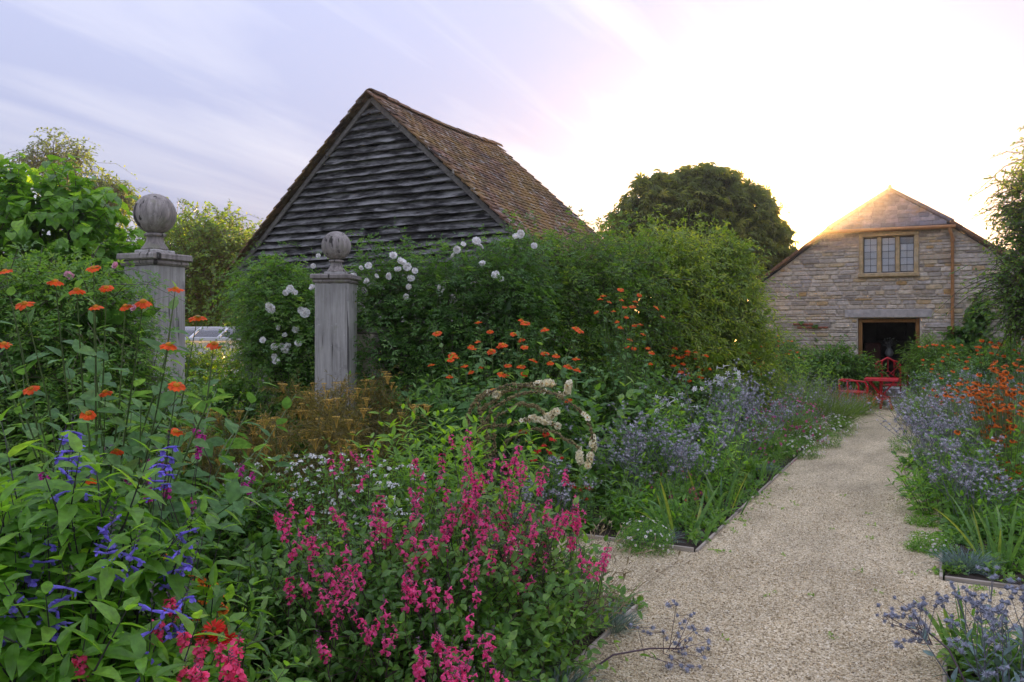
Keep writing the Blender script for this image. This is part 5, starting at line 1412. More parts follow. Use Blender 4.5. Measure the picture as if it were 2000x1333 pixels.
# hot lips sage
hl, B = sage('white_red_salvia', 'airy salvia with tiny white and red flowers behind the pink mound', 'salvia', 610, 4.55,
             [(520, 4.5, .38, .4, .4, .42), (640, 4.6, .44, .42, .45, .44), (740, 4.6, .40, .35, .4, .40), (580, 4.1, .25, .45, .35, .38), (480, 4.2, .3, .3, .3, .36)], 1500, L_SM, .036, G_MID, .2, 8)
m_ = MB(); b0 = arr(hl.location)
for i in range(170):
    px = random.uniform(430, 830); py = 880 + abs(random.gauss(0, 90)) + abs(px - 640) * .12; Df = 4.65 - (py - 885) / 330 * .9
    p = at(px, py, Df) - b0; s = p - nrm(np.array([random.gauss(0, .15), random.gauss(0, .15), 1.0])) * .14
    tubes(m_, np.array([[s, (s + p) / 2, p]]), np.array([[.0016, .0014, .001]]), 0, 3); put('flower', F_LIPS[i % 3], hl, tuple(p), face((random.gauss(0, .3), random.gauss(0, .3), 1)), random.uniform(1.0, 1.6))
m_.build('flower_stems', S_GREEN, hl, True)
# violet sage: big leaves as parts
vs = plant('violet_salvia', 'leafy bright green salvia with violet spikes at the bottom corner', 'salvia', 110, 2.45)
vb = loc_blobs(vs, [(40, 2.5, .75, .32, .3, .48), (150, 2.45, .72, .32, .3, .46), (250, 2.5, .55, .28, .3, .5), (330, 2.6, .5, .18, .25, .42), (-60, 2.5, .7, .3, .3, .5), (100, 2.2, .45, .4, .25, .5), (260, 2.2, .4, .25, .2, .35)])
m_ = MB(); coll = []; P, N = blob_pts(vb, 330, (.5, 1.0), .05, .45); d = nrm(N * .5 + rng.normal(0, .22, N.shape) + np.array([0, 0, .8]))
shoots(m_, P - d * .1, d, .24 * rng.uniform(.7, 1.2, len(P)), 10, L_LANCE, .105, 0, 0, .03, 1.2, .05, .0032, -.5, True, .25, collect=coll, sides=4)
Q, N2 = blob_pts(vb, 40, (.6, .9), .05, .4); tubes(m_, np.stack([Q * [.4, .4, 0], Q * [.8, .8, .5], Q], 1), np.array([[.006, .005, .003]]), 0, 5)
m_.build('stems', S_DARK, vs, True); leaf_parts(vs, coll, leaf_t(.42, .28, .3, ((.12, .7), (.38, 1.0), (.72, .6))), G_BRIGHT, 300)
spikes(vs, F_VIO, [(125, 1010, 2.45), (105, 1030, 2.5), (190, 1150, 2.3), (240, 1150, 2.35), (210, 1115, 2.4), (330, 1165, 2.45), (355, 1130, 2.5), (310, 1270, 2.3), (90, 1260, 2.2), (60, 1190, 2.25), (30, 1290, 2.15), (345, 1250, 2.35), (285, 1340, 2.2), (300, 985, 3.0), (140, 935, 2.7), (320, 960, 3.1), (15, 1200, 2.3)], 2.4, (.12, 0, 1), .3, .2, (.9, 1.1), S_DARK)
# coral pink sage at the bottom
cs, B = sage('coral_salvia', 'small coral pink salvia in the bottom corner under the violet spikes', 'salvia', 400, 2.35, [(340, 2.35, .35, .2, .2, .36), (440, 2.3, .3, .2, .2, .34), (390, 2.15, .2, .25, .2, .3), (240, 2.2, .3, .15, .15, .3)], 240, L_OV, .05, G_BRIGHT, .2, 8)
spikes(cs, F_CORAL, [(385, 1300, 2.2), (365, 1280, 2.25), (445, 1330, 2.15), (455, 1300, 2.2), (340, 1215, 2.35), (310, 1250, 2.3), (470, 1345, 2.15), (400, 1345, 2.1), (370, 1340, 2.1), (170, 1320, 2.1), (430, 1300, 2.2), (350, 1345, 2.1)], 2.2, sc=(.65, .9))
# bee balm: ragged red heads
F_BALM = [tmesh('flower', daisy(18, .034, .16, .35, .008, .01, 2), [P_RED, P_BROWNDISC]) for i in range(2)]
bm, B = sage('bee_balm', 'ragged red bee balm heads among the coral salvia at the bottom', 'bee balm', 420, 2.55, [(415, 2.55, .4, .14, .14, .36)], 60, L_LANCE, .06, G_MID, .2, 6)
for i, (px, py) in enumerate(((430, 1240), (405, 1246), (440, 1250), (418, 1230))): put('flower', F_BALM[i % 2], bm, tuple(at(px, py, 2.45) - arr(bm.location)), face((.2, -.3, 1)), 1.0)
# magenta sage in the shade
mg, B = sage('magenta_salvia', 'shaded salvia with deep magenta spikes between tithonia and fennel', 'salvia', 380, 3.9, [(330, 3.8, .35, .4, .35, .42), (430, 4.0, .34, .35, .35, .40), (270, 3.5, .3, .3, .3, .4), (480, 4.2, .3, .25, .3, .34), (400, 3.5, .25, .4, .35, .36)], 800, L_OV2, .068, G_DARK, .24, 8)
spikes(mg, F_MAG, [(295, 920, 3.5), (300, 955, 3.4), (320, 935, 3.5), (385, 900, 3.8), (390, 880, 3.85), (395, 868, 3.9), (290, 980, 3.4), (375, 1000, 3.5), (488, 965, 4.0), (492, 945, 4.1), (255, 960, 3.4), (330, 970, 3.3), (232, 910, 3.5), (470, 930, 4.1), (96, 950, 3.1)], 3.7)

# ================================================================== HELENIUM
def helenium(label, px, D, H, rad, pix, leaf=.07, mat=None, fs=1.0, stems=40, flowers=None):
    root = plant('helenium', label, 'helenium', px, D, 'helenium clumps'); b0 = arr(root.location); m_ = MB()
    B, d = fan(stems, rad * .7, .45, .12); shoots(m_, B, d, H * rng.uniform(.6, .95, stems), 14, L_LANCE, leaf, 0, 1, .03, 1.0, .1, .003)
    for i, f in enumerate(pix):
        p = at(f[0], f[1], f[2] if len(f) > 2 else D + random.uniform(-rad, rad) * .6) - b0; s = p * np.array([.7, .7, .6])
        tubes(m_, np.array([[s, (s + p) / 2 + rng.normal(0, .01, 3), p]]), np.array([[.0025, .002, .0016]]), 1, 3)
        put('flower', (flowers or F_HELEN)[i % 3], root, tuple(p), face(np.array([.15, -.3, .9]) + rng.normal(0, .25, 3)), fs * random.uniform(.8, 1.15))
    m_.build('foliage', [mat or G_MID, S_GREEN], root, True)
    return root
helenium('rust orange helenium clump beside the violet salvia in the foreground', 395, 2.85, .75, .2, [(365, 1115), (378, 1120), (410, 1130), (395, 1140), (402, 1152), (418, 1150), (430, 1165), (385, 1160), (398, 1170), (412, 1178), (425, 1182), (436, 1190), (350, 1150), (342, 1165), (355, 1175), (372, 1185), (345, 1190), (400, 1195), (420, 1205), (432, 1212), (388, 1205), (370, 1210), (410, 1225), (425, 1232), (320, 1085), (330, 1100), (345, 1112), (440, 1225), (395, 1130), (384, 1132), (358, 1138), (415, 1140)], .06)
helenium('large orange helenium drift among the eryngium at the right edge', 1968, 6.9, .95, .5, [(random.gauss(1948, 36), random.gauss(775, 38)) for i in range(170)] + [(random.uniform(1925, 2000), random.uniform(820, 960)) for i in range(44)], .09, G_BRIGHT, 1.45, 70)
helenium('small orange helenium clump between the tall eryngium and the lilac haze', 1850, 9.6, .95, .35, [(random.gauss(1855, 24), random.gauss(768, 20)) for i in range(40)], .08, G_MID, 1.4, 30)
helenium('red coneflowers under the arching verbascum', 1060, 6.7, .62, .3, [(1035, 860), (1048, 878), (1062, 868), (1075, 880), (1042, 895), (1080, 855), (1065, 845), (1120, 945), (1135, 955), (1150, 948), (1128, 965), (1142, 970), (1095, 890)], .09, G_MID, 1.0, 26, F_ECH)['category'] = 'coneflower'

# ================================================================== ERYNGIUM (sea holly)
def eryngium(label, px, D, H, rad, n=16, br=7, hs=.02, indiv=0, lean=.4, leafy_base=True, group='blue grey eryngium', extra=None):
    root = plant('eryngium', label, 'eryngium', px, D, group); m_ = MB(); h_ = MB()
    n = int(n * 1.25); br = max(3, int(br * .62)); B, d = fan(n, rad * .5, lean * 1.25, .16); L = H * rng.uniform(.42, .95, n)
    S, T = shoots(m_, B, d, L, 9, L_LANCE, .075, 0, 1, .02, .8, .05, .0036, -.9, sides=5)
    heads = []
    for i in range(n):
        for k in range(br):
            t = random.uniform(.42, 1.0); s = B[i] + d[i] * L[i] * t; a = random.uniform(0, 6.28)
            e = s + nrm(d[i] * 1.0 + np.array([math.cos(a), math.sin(a), .25]) * .8) * H * random.uniform(.14, .3)
            tubes(m_, np.array([[s, (s + e) / 2 + np.array([0, 0, -.01]), e]]), np.array([[.0026, .002, .0015]]), 1, 3); heads.append(e)
            for q in range(random.choice((2, 3, 4))):
                g = e + nrm(np.array([random.gauss(0, .7), random.gauss(0, .7), .8])) * H * random.uniform(.04, .11); tubes(m_, np.array([[e, (e + g) / 2, g]]), np.array([[.0014, .0012, .001]]), 1, 3); heads.append(g)
    heads = np.array(heads); K = len(heads)
    if leafy_base:
        Q, dq = fan(60, rad * .5, 1.1, .3); shoots(m_, Q, dq, rng.uniform(.12, .3, 60) * H * 1.3, 6, L_OV2, .09, 0, 0, .3, .9)
    m_.build('foliage', [G_BLUE if not leafy_base else G_MID, S_ERY], root, True)
    if indiv:
        for i, p in enumerate(heads[:indiv]): put('flower_head', F_ERY[i % 3], root, tuple(p), face((random.gauss(0, .3), random.gauss(0, .3), 1)), hs * random.uniform(.7, 1.15))
        heads = heads[indiv:]
    if len(heads):
        bake(h_, T_ERY, heads, frames(runit(len(heads)), np.array([0, 0, 1.])), hs * rng.uniform(.75, 1.3, len(heads)), 0, rng.random(len(heads))); h_.build('flower_heads', [P_ERY, P_ERYB], root, True)
    return root
eryngium('blue grey eryngium cloud at the front corner of the middle bed', 1255, 7.2, .88, .42, 22, 8)
eryngium('tall blue grey eryngium beside the white nicotiana', 1425, 8.7, 1.12, .45, 24, 8)
eryngium('eryngium clump with bluish heads behind the magenta flowers along the path', 1490, 10.2, 1.0, .4, 18, 8)
eryngium('low steel blue eryngium beneath the verbascum arches', 1085, 6.35, .55, .3, 14, 6, .018)
eryngium('small eryngium below the nicotiana in the middle of the bed', 1330, 7.5, .78, .3, 14, 7)
eryngium('largest eryngium, tall and lilac blue, at the right side of the path', 1862, 7.5, 1.08, .4, 26, 7, .021)
eryngium('eryngium with dark stems behind the corner iris on the right', 1915, 6.35, .72, .34, 18, 7, .02)
eryngium('eryngium cloud leaning over the path in front of the lavender on the right', 1830, 9.0, .95, .35, 20, 8)
eryngium('eryngium with round thimble heads in the bottom right corner', 1975, 3.35, .62, .38, 17, 5, .018, 300, .5, False)
# one stem flopping over the path from each near corner
def flopped(label, px, D, tip, hs=.017):
    root = plant('eryngium', label, 'eryngium', px, D, 'blue grey eryngium'); m_ = MB(); b0 = arr(root.location)
    e = np.array(tip) - b0; p = np.array([[0, 0, .05], e * .35 + [0, 0, .1], e * .7 + [0, 0, .06], e]); tubes(m_, p[None], np.array([[.005, .0045, .004, .003]]), 1, 6)
    shoots(m_, p[:1], (e * .7)[None], np.linalg.norm(e) * .7, 6, L_OV, .05, 0, 1, 0, 1.1, .2, stems=False)
    d0 = nrm(e); heads = []
    for k in range(13):
        t = random.uniform(.62, 1.0); s = e * t + [0, 0, .06 * (1 - t)]; g = s + nrm(d0 + runit(1)[0] * .9) * random.uniform(.08, .22); g[2] = max(g[2], .02)
        tubes(m_, np.array([[s, (s + g) / 2, g]]), np.array([[.002, .0017, .0014]]), 1, 3); heads.append(g)
        for q in range(3):
            w_ = g + runit(1)[0] * random.uniform(.03, .08); w_[2] = max(w_[2], .018); tubes(m_, np.array([[g, (g + w_) / 2, w_]]), np.array([[.0014, .0012, .001]]), 1, 3); heads.append(w_)
    m_.build('stem', [G_MID, S_PURPLE], root, True)
    for i, h in enumerate(heads): put('flower_head', F_ERY[i % 3], root, tuple(h), face(runit(1)[0] + [0, 0, 1]), hs * random.uniform(.7, 1.1))
flopped('single eryngium stem flopped across the gravel at the bottom', 1120, 3.5, W(1330, 3.82, .07))
flopped('eryngium spray leaning over the gravel beside the corner iris', 1890, 3.45, W(1790, 3.75, .2), .018)

# ================================================================== BLADES: iris, fescue
def iris(label, px, D, n, H, rad, w=.028, name='iris', mat=None, group='iris leaf fans', bend=.25, lean=.35):
    root = plant(name, label, 'iris', px, D, group)
    B, d = fan(n, rad, lean, .12)
    for i in range(n):
        m_ = MB(); blades(m_, B[i:i + 1], d[i:i + 1], H * random.uniform(.55, 1.1), w * random.uniform(.7, 1.15), random.choice((.05, .1, bend, bend * 2)), 0, 7); m_.build('leaf', mat or G_IRIS, root)
    return root
iris('iris leaves behind the daisy cushion at the bed corner', 1335, 6.05, 20, .52, .17, .034)
iris('iris leaf fan along the path edge above the timber edging', 1405, 6.95, 16, .52, .18, .034)
iris('thin iris leaves along the edge near the magenta flowers', 1478, 8.3, 14, .42, .18)
iris('iris leaves poking from the pink salvia onto the gravel corner', 1165, 4.25, 7, .34, .06, .03, bend=.6, lean=.6)
iris('iris leaves at the foot of the pink salvia near the bottom edge', 1060, 3.55, 9, .36, .14, .03, bend=.5, lean=.6)
iris('tall iris fan at the right edge behind the fescue', 1960, 5.4, 18, .55, .15, .036)
iris('corner iris fan with yellowing tips on the gravel edge, bottom right', 1885, 3.85, 11, .33, .07, .026)
iris('iris leaves beyond the gateway', 440, 11.4, 12, .5, .14, .035)
def tuft(label, px, D, n, H, rad, mat, w=.004, name='fescue', cat='grass tuft', lean=1.0, bend=.5):
    root = plant(name, label, cat, px, D); m_ = MB(); B, d = fan(n, rad, lean, .25)
    blades(m_, B, d, H * rng.uniform(.6, 1.1, n), w, rng.uniform(.1, bend, n), 0, 4); m_.build('blades', mat, root, True); return root
tuft('blue fescue tuft at the front edge of the right bed', 1885, 5.3, 420, .2, .09, G_BLUE)
tuft('blue fescue tuft on the corner of the nearest bed', 1195, 4.25, 320, .18, .08, G_BLUE)
tuft('grey blue fescue beside the daisy cushion', 1275, 5.95, 320, .2, .1, G_BLUE)
tuft('fescue tuft under the iris leaves along the path', 1490, 8.8, 300, .2, .12, G_BLUE)
tuft('grass tuft at the bottom edge of the nearest bed', 1080, 3.4, 260, .24, .1, G_BLUE)

# lavender and catmint mounds
def lavender(label, px, D, H, rad, n=900, flower=True, mat=None, fmat=None, cat='lavender', fl=.07):
    root = plant('lavender', label, cat, px, D, 'lavender mounds'); m_ = MB(); f_ = MB()
    B, d = fan(n, rad * .45, 1.0, .2); L = H * rng.uniform(.55, 1.0, n); tip = B + d * L[:, None]
    blades(m_, B, d, L, .0045, rng.uniform(.02, .25, n), 0, 3)
    Q, dq = fan(n // 4, rad * .5, 1.0, .3); shoots(m_, Q, dq, H * rng.uniform(.3, .7, len(Q)), 12, L_NARROW, .05, 0, 1, .1, .7, r=.002)
    m_.build('foliage', [mat or G_LAV, S_GREEN], root, True)
    if flower:
        k = int(n * .55); T = tip[:k]; dd = d[:k]
        P = (T[:, None] - dd[:, None] * (np.linspace(0, fl, 5))[None, :, None] - np.array([0, 0, 1]) * (L[:k, None, None] * .06)).reshape(-1, 3); bake(f_, L_SM, P, frames(runit(len(P)) + np.array([0, 0, .6])), rng.uniform(.012, .022, len(P)), 0, rng.random(len(P))); f_.build('flower_spikes', fmat or P_LAVF, root, True)
    return root
lavender('purple-tinged lavender mound left of the path before the red table', 1545, 14.2, 1.0, .65, 1100)
lavender('rounded green lavender mound bulging over the path', 1608, 12.9, .92, .55, 1300, True, G_LAV)
lavender('grey green lavender low beside the daisies', 1555, 11.6, .6, .4, 700, True)
lavender('lavender mound right of the path before the red table', 1806, 13.4, .8, .42, 900)
lavender('pale lilac haze of perovskia behind the eryngium on the right', 1905, 11.6, 1.2, .6, 1300, True, G_LAV, P_ERYB)
lavender('second lilac perovskia haze at the picture edge', 1985, 10.6, 1.15, .5, 900, True, G_LAV, P_ERYB)
F_TINYRED = P_RED
lavender('small red-flowered salvia spilling by the red chair', 1668, 15.0, .66, .3, 520, True, G_MID, P_RED, 'salvia', .05)

# daisies (erigeron) edging the path
def cushion(label, px, D, rad, H, n=500, nf=90, mat=None, fmat=None, cat='daisy', fs=.011, lf=.022):
    root = plant('daisy_cushion', label, cat, px, D, 'small-flowered cushions along the path'); m_ = MB(); f_ = MB()
    P, N = blob_pts([(0, 0, H * .35, rad, rad, H * .6)], n, (.5, 1.0), .0, .3); d = nrm(N + rng.normal(0, .4, N.shape) + [0, 0, .3]); shoots(m_, P - d * .03, d, .07, 6, L_SMN, lf, 0, 1, .1, 1.0, stems=False)
    m_.build('foliage', [mat or G_MID, S_GREEN], root, True)
    P, N = blob_pts([(0, 0, H * .35, rad * 1.06, rad * 1.06, H * .72)], nf, (.98, 1.12), .03, .3)
    ds = daisy(9, 1.0, .5, .1, .38, .25, petal=((.6, 1.0),), seg=5); bake(f_, (ds[0], ds[1], ds[2]), P, frames(np.cross(N, [.2, .4, .9]) + 1e-4, N), fs * rng.uniform(.7, 1.2, len(P)), 0, rng.random(len(P))); f_.build('blossoms', [fmat or P_WHITE, P_YEL], root, True)
    return root
cushion('white daisy cushion on the gravel at the corner of the middle bed', 1258, 5.75, .2, .22, 520, 80, fs=.009)
cushion('white daisy drift spilling onto the gravel path, nearest of the row', 1560, 10.0, .3, .26, 600, 130, fs=.012)
cushion('pale flowered cushion in the middle of the daisy row', 1598, 10.9, .32, .3, 600, 190, None, petal_mat('petal_ice', (.6, .62, .66), (.78, .8, .84)), fs=.013)
cushion('white daisy cushion farthest along the row beside the path', 1632, 12.0, .32, .3, 560, 140, fs=.012)
cushion('small daisy cushion at the front edge of the right bed', 1818, 5.75, .16, .12, 360, 40, G_BRIGHT, fs=.008)
cushion('daisy cushion under the eryngium at the right of the path', 1772, 10.4, .24, .24, 420, 70, fs=.011)
cushion('low green weed cushion on the right gravel edge', 1802, 6.5, .13, .06, 200, 6, G_BRIGHT, fs=.007)
cushion('magenta flowered cushion beside the white daisies', 1545, 11.0, .42, .62, 900, 150, None, P_MAG, 'geranium', .017)
cushion('magenta geranium cushion behind the thin iris leaves', 1490, 9.4, .35, .6, 700, 90, None, P_MAG, 'geranium', .015)
cushion('dark purple flowered cushion under the front eryngium', 1315, 6.75, .25, .38, 420, 46, G_MID, petal_mat('petal_plum', (.10, .008, .05), (.2, .02, .1)), 'dianthus', .017)

# ================================================================== other perennials
# bronze fennel
def fennel(label, px, D, H, rad):
    root = plant('bronze_fennel', label, 'fennel', px, D, 'bronze fennel'); m_ = MB(); u_ = MB()
    n = 13; B, d = fan(n, .06, .55, .12); L = H * rng.uniform(.7, 1.0, n); T, tg = shoots(m_, B, d, L, 0, L_SM, .01, 0, 1, .02, r=.006, sides=5)
    K = 1500; i = rng.integers(0, n, K); t = rng.uniform(.2, .95, K); S = B[i] + d[i] * (L[i] * t)[:, None]
    dd = nrm(runit(K) + np.array([0, 0, .35])); shoots(m_, S, dd, rng.uniform(.10, .26, K) * (rad / .3), 11, L_NARROW, .05, 0, 0, .15, .7, r=.0008)
    m_.build('feathery_foliage', [G_FENNEL, S_GREEN], root, True)
    for k in range(n):
        for q in range(6):
            c = T[k] + (np.array([random.gauss(0, .11), random.gauss(0, .11), random.uniform(-.26, .03)]) if q else 0); K2 = 26
            a = rng.random(K2) * 6.283; r_ = np.sqrt(rng.random(K2)) * random.uniform(.025, .05); P = c + np.stack([np.cos(a) * r_, np.sin(a) * r_, .02 - r_ ** 2 * 3], 1)
            bake(u_, (capv, capt), P, frames(runit(K2)), .0045 * rng.uniform(.7, 1.2, K2), 0, rng.random(K2)); tubes(u_, np.stack([np.tile(c - [0, 0, .06], (12, 1)), (P[:12] + c - [0, 0, .03]) / 2, P[:12]], 1), np.array([[.001, .0009, .0008]]), 0, 3)
    u_.build('umbels', [P_FEN, P_FEN], root, True)
    return root
fennel('bronze fennel with golden umbels in the gate opening', 548, 5.6, 1.22, .3)
fennel('bronze fennel with golden umbels against the farther post', 716, 7.2, 1.42, .32)
# lime leafy plant
lp = plant('lime_phlox', 'fresh lime green leafy plant behind the pink salvia', 'phlox', 872, 5.05); m_ = MB(); B, d = fan(80, .3, .35, .1)
shoots(m_, B, d, 1.08 * rng.uniform(.7, 1.05, 80), 26, L_LANCE, .095, 0, 1, .02, 1.1, .1, .004, -.4, True); m_.build('foliage', [G_LIME, S_GREEN], lp, True)
spikes(lp, F_CORAL[:2], [(905, 885, 4.95), (917, 880, 4.95)], 4.9, sc=(.6, .8))
for (lab, px, D, H, k, mt, rr) in (('pale green leafy shoots between the larger post and the gateway', 392, 9.3, 1.45, 14, G_LIME, .1), ('green leafy shoots beside the farther bronze fennel', 802, 7.6, 1.3, 16, G_MID, .2),
                               ('broad-leaved green clump under the tithonia in the middle bed', 1130, 7.6, 1.2, 26, G_MID, .3), ('soft green leafy plant between the two eryngium clouds', 1345, 8.2, .95, 34, G_BRIGHT, .25),
                               ('yellowing leafy plant above the iris by the path', 1385, 7.7, .62, 22, G_BRIGHT, .15), ('leafy dahlia-like clump in the shade below the verbascum', 1170, 6.5, .6, 30, G_DARK, .25),
                               ('bright green bushy plant left of the path near the house', 1570, 15.6, 1.15, 60, G_LIME, .4), ('green leafy plant among the helenium on the right', 1985, 7.6, .85, 40, G_BRIGHT, .3),
                               ('leafy green clump at the foot of the right-hand eryngium', 1850, 6.9, .5, 40, G_BRIGHT, .25), ('dark leafy clump under the tithonia beside the lower wall', 300, 4.7, .8, 50, G_DARK, .45),
                               ('dark leafy clump between the bronze fennel plants', 610, 6.3, .5, 50, G_DARK, .4), ('leafy green edging clump below the front eryngium', 1255, 6.3, .3, 40, G_BRIGHT, .2),
                               ('grey green leafy clump on the gateway path edge', 430, 6.4, .55, 40, G_MID, .35), ('leafy clump filling the bed behind the tall tithonia', 1330, 9.8, .9, 50, G_MID, .45),
                               ('dark leafy clump between verbascum and eryngium', 1200, 7.9, .7, 50, G_DARK, .4), ('leafy clump on the inner side of the pink salvia', 1010, 4.3, .55, 40, G_BRIGHT, .25),
                               ('green leafy clump at the far end of the left bed', 1500, 12.4, .8, 50, G_MID, .5), ('green clump behind the right-hand lavender', 1850, 12.4, .8, 44, G_MID, .4), ('low leafy clump in the bottom right corner bed', 1960, 3.7, .22, 30, G_MID, .2), ('leafy clump beside the tall right-hand iris', 1985, 5.9, .42, 36, G_BRIGHT, .25), ('fresh leafy clump along the path under the tall eryngium', 1845, 7.9, .5, 40, G_BRIGHT, .3)):
    root = plant('leafy_perennial', lab, 'perennial', px, D, 'leafy clumps between the flowers'); m_ = MB(); B, d = fan(k, rr, .5, .15)
    big = .13 if 'broad' in lab else .085
    shoots(m_, B, d, H * rng.uniform(.6, 1.05, k), 20 if H > .7 else 13, L_LANCE2 if 'broad' not in lab else L_OV2, big, 0, 1, .03, 1.15, .06, .004, -.3, True); m_.build('foliage', [mt, S_GREEN], root, True)
# verbascum arching over
vb_ = plant('verbascum', 'verbascum with long arching seed spikes and cream flowers at the tips', 'verbascum', 965, 6.5); b0 = arr(vb_.location)
F_CRM = [tmesh('flower', daisy(5, 1.0, .9, .15, .2, .2), [P_CREAM, P_YEL]) for i in range(2)]
arcs = [((965, 880), (925, 780), (1000, 745), (1075, 765), (1140, 800), (1160, 860), (1150, 905)), ((960, 890), (935, 800), (985, 765), (1040, 752), (1080, 748)), ((950, 890), (912, 820), (930, 775), (960, 765), (975, 772)),
        ((970, 890), (960, 820), (1020, 785), (1045, 795), (1065, 818), (1085, 802)), ((980, 895), (985, 860), (1040, 838), (1090, 845), (1130, 880), (1135, 905)), ((965, 895), (945, 840), (960, 800), (1000, 775), (1050, 765), (1105, 770), (1112, 755)),
        ((955, 895), (930, 850), (945, 830), (990, 830), (1040, 815), (1092, 835))]
for ai, A in enumerate(arcs):
    Dv = 6.5 + (ai - 3) * .07; pts = [np.array([0, 0, .02]) + rng.normal(0, .03, 3) * [1, 1, 0]] + [at(px, py, Dv - .04 * k) - b0 for k, (px, py) in enumerate(A)]
    pts = np.array(pts); t0 = np.arange(len(pts)); tt = np.linspace(0, len(pts) - 1, 40)
    cur = np.stack([np.interp(tt, t0, pts[:, k]) for k in range(3)], 1); cur[8:] += rng.normal(0, .012, (32, 3))
    for _ in range(3): cur[1:-1] = (cur[:-2] + 2 * cur[1:-1] + cur[2:]) / 4
    m_ = MB(); tubes(m_, cur[None], np.linspace(.007, .0035, 40)[None], 1, 6)
    K = 420; i = rng.uniform(7, 39, K); P = np.stack([np.interp(i, np.arange(40), cur[:, k]) for k in range(3)], 1); u = runit(K)
    bake(m_, (capv, capt), P + u * rng.uniform(.007, .018, (K, 1)), frames(u), .0085 * rng.uniform(.6, 1.4, K), 0, rng.random(K)); m_.build('seed_spike', [P_SEED, S_BROWN], vb_)
    for q in range(26):
        j = 39 - abs(random.gauss(0, 3.2 if ai % 2 else 4.5)); P1 = np.array([np.interp(j, np.arange(40), cur[:, k]) for k in range(3)]); u = runit(1)[0] + np.array([.2, -.4, .2])
        put('flower', F_CRM[q % 2], vb_, tuple(P1 + nrm(u) * .016), face(u), random.uniform(.02, .032))
m_ = MB(); B, d = fan(16, .08, 1.6, .3); shoots(m_, B, d, .22, 4, L_OV, .2, 0, 1, .3, .8); m_.build('basal_leaves', [G_BLUE, S_GREEN], vb_, True)
# white nicotiana: trumpets
def trumpet():
    m_ = MB(); tubes(m_, np.array([[(0, 0, 0), (0, .5, .02), (0, .9, 0), (0, 1, 0)]]), np.array([[.03, .04, .06, .12]]), 0, 6); parts = [(m_.v[0], m_.f[0], 0)]
    for i in range(5):
        p = leaf_t(.7, .1, .1, ((.5, 1),)); v = xf(p[0], (-.2, 0, 0), .3, (0, .08, 0)); v = xf(v, (0, 0, 6.283 * i / 5)); v = xf(v, (-math.pi / 2, 0, 0), 1, (0, 1.0, 0)); parts.append((v, p[1], 0))
    return merge(*parts)
T_TR = trumpet(); F_NIC = tmesh('flower', T_TR, [P_WHITE])
def nicotiana(label, px, D, H, pix):
    root = plant('nicotiana', label, 'nicotiana', px, D, 'white nicotiana'); b0 = arr(root.location); m_ = MB(); B, d = fan(9, .1, .3, .1); shoots(m_, B, d, H * rng.uniform(.8, 1, 9), 9, L_OV, .16, 0, 1, .02, 1.1, .1, .005, -.9)
    for i, (px_, py_) in enumerate(pix):
        p = at(px_, py_, D - .1 + random.uniform(-.12, .12)) - b0; s = p - np.array([0, 0, .1]); ax = np.array([random.gauss(.1, .7), random.gauss(-.3, .6), random.uniform(-.3, .3)])
        tubes(m_, np.array([[s * [.6, .6, .8], s, p]]), np.array([[.003, .002, .0015]]), 1, 4); put('flower', F_NIC, root, tuple(p), frames(ax[None])[0], .085 * random.uniform(.8, 1.15))
    m_.build('foliage', [G_BRIGHT, S_GREEN], root, True)
nicotiana('taller white nicotiana with hanging trumpets above the eryngium', 1412, 9.3, 1.15, [(1425, 714), (1433, 722), (1412, 720), (1405, 732), (1428, 735), (1418, 740), (1436, 742), (1400, 750), (1412, 752), (1425, 750), (1395, 748), (1408, 745), (1432, 730), (1420, 726), (1440, 735)])
nicotiana('shorter white nicotiana in front of the tithonia', 1305, 8.6, .95, [(1292, 776), (1300, 790), (1310, 785), (1298, 796), (1312, 792), (1288, 785), (1320, 780), (1330, 790), (1338, 770), (1352, 758), (1345, 795), (1306, 775), (1362, 765), (1284, 800), (1372, 760)])
# dry stems beside the gravel
dr = plant('dry_campion', 'straw-coloured dry campion stems leaning over the gravel corner', 'seed heads', 1085, 4.25); m_ = MB(); K = 260; B, d = fan(K, .2, .7, .25); L = .62 * rng.uniform(.5, 1.05, K)
T, tg = shoots(m_, B, d, L, 3, L_NARROW, .06, 0, 0, .06, .7, .3, .0015); bake(m_, (capv, capt), T, frames(tg), np.stack([np.full(K, .004), np.full(K, .009), np.full(K, .004)], 1), 0, rng.random(K)); m_.build('dry_stems', [G_DRY], dr, True)

# ================================================================== shrubs by the house and beyond the gate
def shrub(name, label, px, D, blobs, n, tm, ls, mat, L=.3, nl=7, wild=30, group=None, cat='shrub', coresize=.14):
    root = plant(name, label, cat, px, D, group); B = loc_blobs(root, blobs); leafy(root, B, n, tm, ls, [mat, S_BROWN], L, nl, .2, wild=wild, wildL=.5, coresize=coresize); limbs(root, [np.array(b[:3]) for b in B], r=.02); return root
shrub('evergreen_shrub', 'dark bushy shrub left of the doorway', 1645, 17.0, [(1630, 17, .65, .5, .5, .65), (1675, 17, .55, .4, .45, .55), (1600, 17.2, .55, .4, .4, .55), (1692, 17.0, .4, .22, .3, .42)], 900, L_LANCE2, .11, G_MID, .32, 6)
shrub('evergreen_shrub', 'tall green shrub right of the doorway', 1800, 16.4, [(1812, 16.4, .7, .34, .4, .7), (1845, 16.4, .65, .4, .4, .65), (1830, 16.2, .4, .45, .4, .5), (1788, 16.6, .85, .12, .2, .5)], 900, L_NARROW, .12, G_MID, .34, 9)
shrub('rose_shrub', 'loose rose bush against the house wall behind the far tithonia', 1515, 17.4, [(1510, 17.4, .8, .5, .5, .75), (1550, 17.3, .7, .45, .45, .65), (1480, 17.3, .8, .4, .4, .8)], 700, L_PIN, .12, G_MID, .3, 5)
